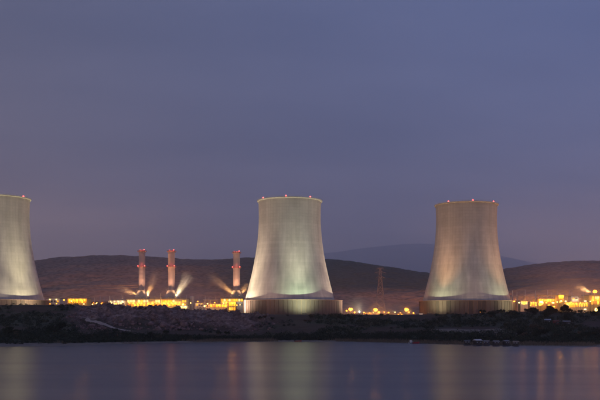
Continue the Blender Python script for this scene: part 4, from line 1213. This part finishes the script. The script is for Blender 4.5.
TREES = [tree_meshes(100+k, *a) for k, a in enumerate(((3.4, 2.4, .3, 26, 60), (4.6, 3.0, .34, 30, 60), (2.6, 2.6, .3, 22, 60), (6.0, 3.2, .36, 34, 60)))]
def plant_tree(x, y, v, s, label, group, cat='shrub', name='shrub', Y=None):
    if Y is None: X, Y = on_bank(x, y)
    else: X = wx(x, Y)
    root = empty(name, (X, Y, terr1(X, Y) - .1), random.uniform(0, 6.28)); root.scale = (s, s, s*random.uniform(.85, 1.1))
    tag(root, label, cat, group)
    link('trunk', TREES[v][0], root); link('crown', TREES[v][1], root)
plant_tree(312.5, 317.5, 2, 1.15, 'round dark shrub standing out before the greenish foot wall', None)
plant_tree(61, 330, 1, 1.3, 'paler round shrub on the lower left bank', None)
plant_tree(51, 332, 1, 1.0, 'smaller shrub beside the paler round shrub on the left bank', None)
plant_tree(7, 336, 3, 1.2, 'tall loose shrub at the left edge near the water', None)
plant_tree(566, 322, 3, 1.1, 'tall dark tree below the long bright annexe', None, 'tree', 'tree')
gr = random.Random(3)
for k in range(20):
    plant_tree(gr.uniform(512, 604), 0, gr.choice((0, 1, 2, 3)), gr.uniform(.7, 1.25), 'dark shrub in the thicket below the orange right plant', 'thicket shrubs below the right plant', Y=gr.uniform(676, 722))
for k in range(12):
    plant_tree(gr.uniform(480, 515), 0, gr.choice((0, 2)), gr.uniform(.6, 1.0), 'dark shrub in the hedge before the right foot wall', 'hedge shrubs before the right tower', Y=gr.uniform(690, 722))
for k in range(14):
    plant_tree(gr.uniform(250, 420), 0, gr.choice((0, 2)), gr.uniform(.4, .75), 'low shrub along the crest of the middle bank', 'low shrubs on the middle crest', Y=gr.uniform(690, 724))
for k in range(16):
    plant_tree(gr.uniform(520, 604), gr.uniform(329, 338), gr.choice((0, 1, 2)), gr.uniform(.7, 1.2), 'dark shrub on the lower right bank near the water', 'shrubs on the lower right bank')
for k in range(16):
    plant_tree(gr.uniform(5, 230), gr.uniform(331, 340), gr.choice((0, 1, 2)), gr.uniform(.6, 1.05), 'dark shrub on the lower left bank near the water', 'shrubs on the lower left bank')

# ------------------------------------------------------------------ small things on the shore
def boat(x, Y, length, hull, label, cabin=None, rz=0.2):
    X = wx(x, Y); root = empty('boat', (X, Y, 0), rz); tag(root, label, 'boat', None)
    n = 14; V, Fc = [], []
    for k in range(n+1):
        t = k/n; s = math.sin(PI*min(1, .18+.82*(1-t)*1.0))**.6 if t > 0 else .75
        wv = length*.17*max(.03, (1 - (max(0, t-.45)/.55)**2.2)); z = .75 + .45*t*t
        xx = -length/2 + length*t
        V += [(xx, -wv, z), (xx, -wv*.6, -.2), (xx, wv*.6, -.2), (xx, wv, z), (xx, wv*.85, z-.02), (xx, wv*.55, .15), (xx, -wv*.55, .15), (xx, -wv*.85, z-.02)]
    for k in range(n):
        for q in range(8):
            a = k*8+q; b = k*8+(q+1) % 8; Fc.append((a, a+8, b+8, b))
    Fc.append(tuple(range(8))); Fc.append(tuple(n*8+q for q in range(7, -1, -1)))
    mb = MB(); mb.v, mb.f = V, Fc; mb.build('hull', hull, root)
    for t in (-.25, .05): MB().box(length*t-.2, length*t+.2, -length*.12, length*.12, .5, .58).build('seat', M_conc, root)
    if cabin:
        c = MB().frust(-length*.1, 0, .7, 2.1, length*.2, length*.11, length*.16, length*.09).build('cabin', cabin, root)
        MB().box(-length*.27, length*.07, -length*.11, length*.11, 2.1, 2.2).build('cabin_roof', M_clad2, c)
    MB().box(-length/2-.3, -length/2, -.2, .2, .2, 1.2).build('outboard_motor', M_dark, root)
M_white = pbr('white_paint', (.72, .72, .70), .5)
M_redp = pbr('red_paint', (.50, .05, .06), .5)
M_blue = pbr('dark_blue_paint', (.05, .06, .10), .5)
shoreY = lambda x: float(tab(np.array([x]), SHORE)[0])
boat(411.2, shoreY(411)-1, 5.0, M_white, 'small white boat beside the red boat at the shore', M_white, .9)
boat(416, shoreY(416)-1, 5.0, M_redp, 'small red boat pulled up at the shore', None, .3)
boat(298, shoreY(298)-1, 5.0, pbr('dull_red_paint', (.30, .07, .06), .6), 'dull red rowing boat alone on the shore below the middle tower', None, .1)

def float_hut(x, dY, w, d, hgt, wallm, roofm, label):
    Y = shoreY(x) - dY; X = wx(x, Y); root = empty('floating_hut', (X, Y, 0), random.uniform(-.5, .5)); tag(root, label, 'hut', None)
    pt = MB().box(-w/2-.5, w/2+.5, -d/2-1, d/2+1, .25, .55).build('deck', pbr('wet_planks', (.10, .085, .07), .8), root)
    for k in range(5):
        xx = -w/2-.2 + (w+.4)*k/4; MB().tube((xx, -d/2-.8, 0), (xx, d/2+.8, 0), .42, n=8).build('float_barrel', M_blue, pt)
    wl = MB().box(-w/2, w/2, -d/2, d/2, .552, hgt).build('wall', wallm, root)
    mb = MB(); e = .8
    mb.v = [(-w/2-.4, -d/2-.5, hgt), (w/2+.4, -d/2-.5, hgt), (w/2+.4, d/2+.5, hgt), (-w/2-.4, d/2+.5, hgt), (-w/2-.4, 0, hgt+e), (w/2+.4, 0, hgt+e)]
    mb.f = [(0, 1, 5, 4), (2, 3, 4, 5), (0, 4, 3), (1, 2, 5), (0, 3, 2, 1)]
    mb.build('roof', roofm, root)
    MB().box(-.45, .45, -d/2-.06, -d/2-.003, .6, 2.4).build('door', M_dark, root)
    for s in (-1, 1): MB().box(s*w*.3-.4, s*w*.3+.4, -d/2-.06, -d/2-.003, 1.5, 2.2).build('window', M_clad3, root)
M_hutd = pbr('dark_timber', (.06, .055, .05), .9)
float_hut(467, 3, 3.0, 3, 2.3, M_hutd, M_dark, 'dark floating hut at the left end of the shore row')
float_hut(477.5, 5, 4.2, 3.2, 3.0, M_hutd, M_clad2, 'dark floating hut with the brightest pale roof')
float_hut(486.5, 3, 2.8, 3, 2.3, M_blue, M_roof, 'bluish floating hut right of the pale roofed hut')
float_hut(496, 6, 3.2, 3, 2.4, M_hutd, M_roof, 'dark floating hut in the right half of the shore row')
float_hut(506, 3, 3, 3, 2.6, M_hutd, pbr('grey_sheet', (.2, .2, .21), .8), 'floating hut with grey roof second from the right end of the row')
float_hut(516, 5, 2.8, 3, 2.3, M_hutd, pbr('tan_roof', (.26, .20, .15), .8), 'floating hut with tan roof at the right end of the row')

def shed(x, y, w, d, hgt, wm, rm, label):
    X, Y = on_bank(x, y); z = terr1(X, Y); root = empty('shed', (X, Y, z), random.uniform(-.3, .3)); tag(root, label, 'shed', None)
    MB().box(-w/2, w/2, -d/2, d/2, -1.2, hgt).build('wall', wm, root)
    mb = MB(); mb.v = [(-w/2-.3, -d/2-.4, hgt), (w/2+.3, -d/2-.4, hgt), (w/2+.3, d/2+.4, hgt), (-w/2-.3, d/2+.4, hgt), (-w/2-.3, 0, hgt+1), (w/2+.3, 0, hgt+1)]
    mb.f = [(0, 1, 5, 4), (2, 3, 4, 5), (0, 4, 3), (1, 2, 5), (0, 3, 2, 1)]; mb.build('roof', rm, root)
    MB().box(-.5, .5, -d/2-.06, -d/2-.003, 0, 2.1).build('door', M_dark, root)
    MB().box(w*.28-.4, w*.28+.4, -d/2-.06, -d/2-.003, 1, 1.8).build('window', M_clad3, root)
shed(547.6, 323.5, 4.5, 3.5, 2.4, M_hutd, M_clad3, 'small shed with pale roof on the right bank')
shed(556, 324.5, 4.0, 3.5, 2.4, pbr('dull_red_wall', (.22, .05, .045), .8), pbr('red_tiles', (.16, .05, .04), .8), 'small red shed on the right bank')
shed(566.5, 325, 5.0, 3.5, 2.4, M_hutd, pbr('grey_sheet', (.2, .2, .21), .8), 'small grey shed right of the red shed on the right bank')

# ------------------------------------------------------------------ air
def haze():
    m = bpy.data.materials.new('haze_air'); m.use_nodes = True
    nt = m.node_tree; nt.nodes.clear()
    out = nt.nodes.new('ShaderNodeOutputMaterial'); pv = nt.nodes.new('ShaderNodeVolumePrincipled')
    pv.inputs['Color'].default_value = (.98, .97, .98, 1)
    pv.inputs['Density'].default_value = HAZE_D
    pv.inputs['Anisotropy'].default_value = 0.85
    nt.links.new(pv.outputs[0], out.inputs['Volume'])
    o = MB().box(-27000, 27000, -300, 35500, -8, 3140).build('haze', m)
    tag(o, 'thin dusk haze over the lake and hills', 'haze', kind='stuff')
HAZE_D = 0.8e-4
haze()
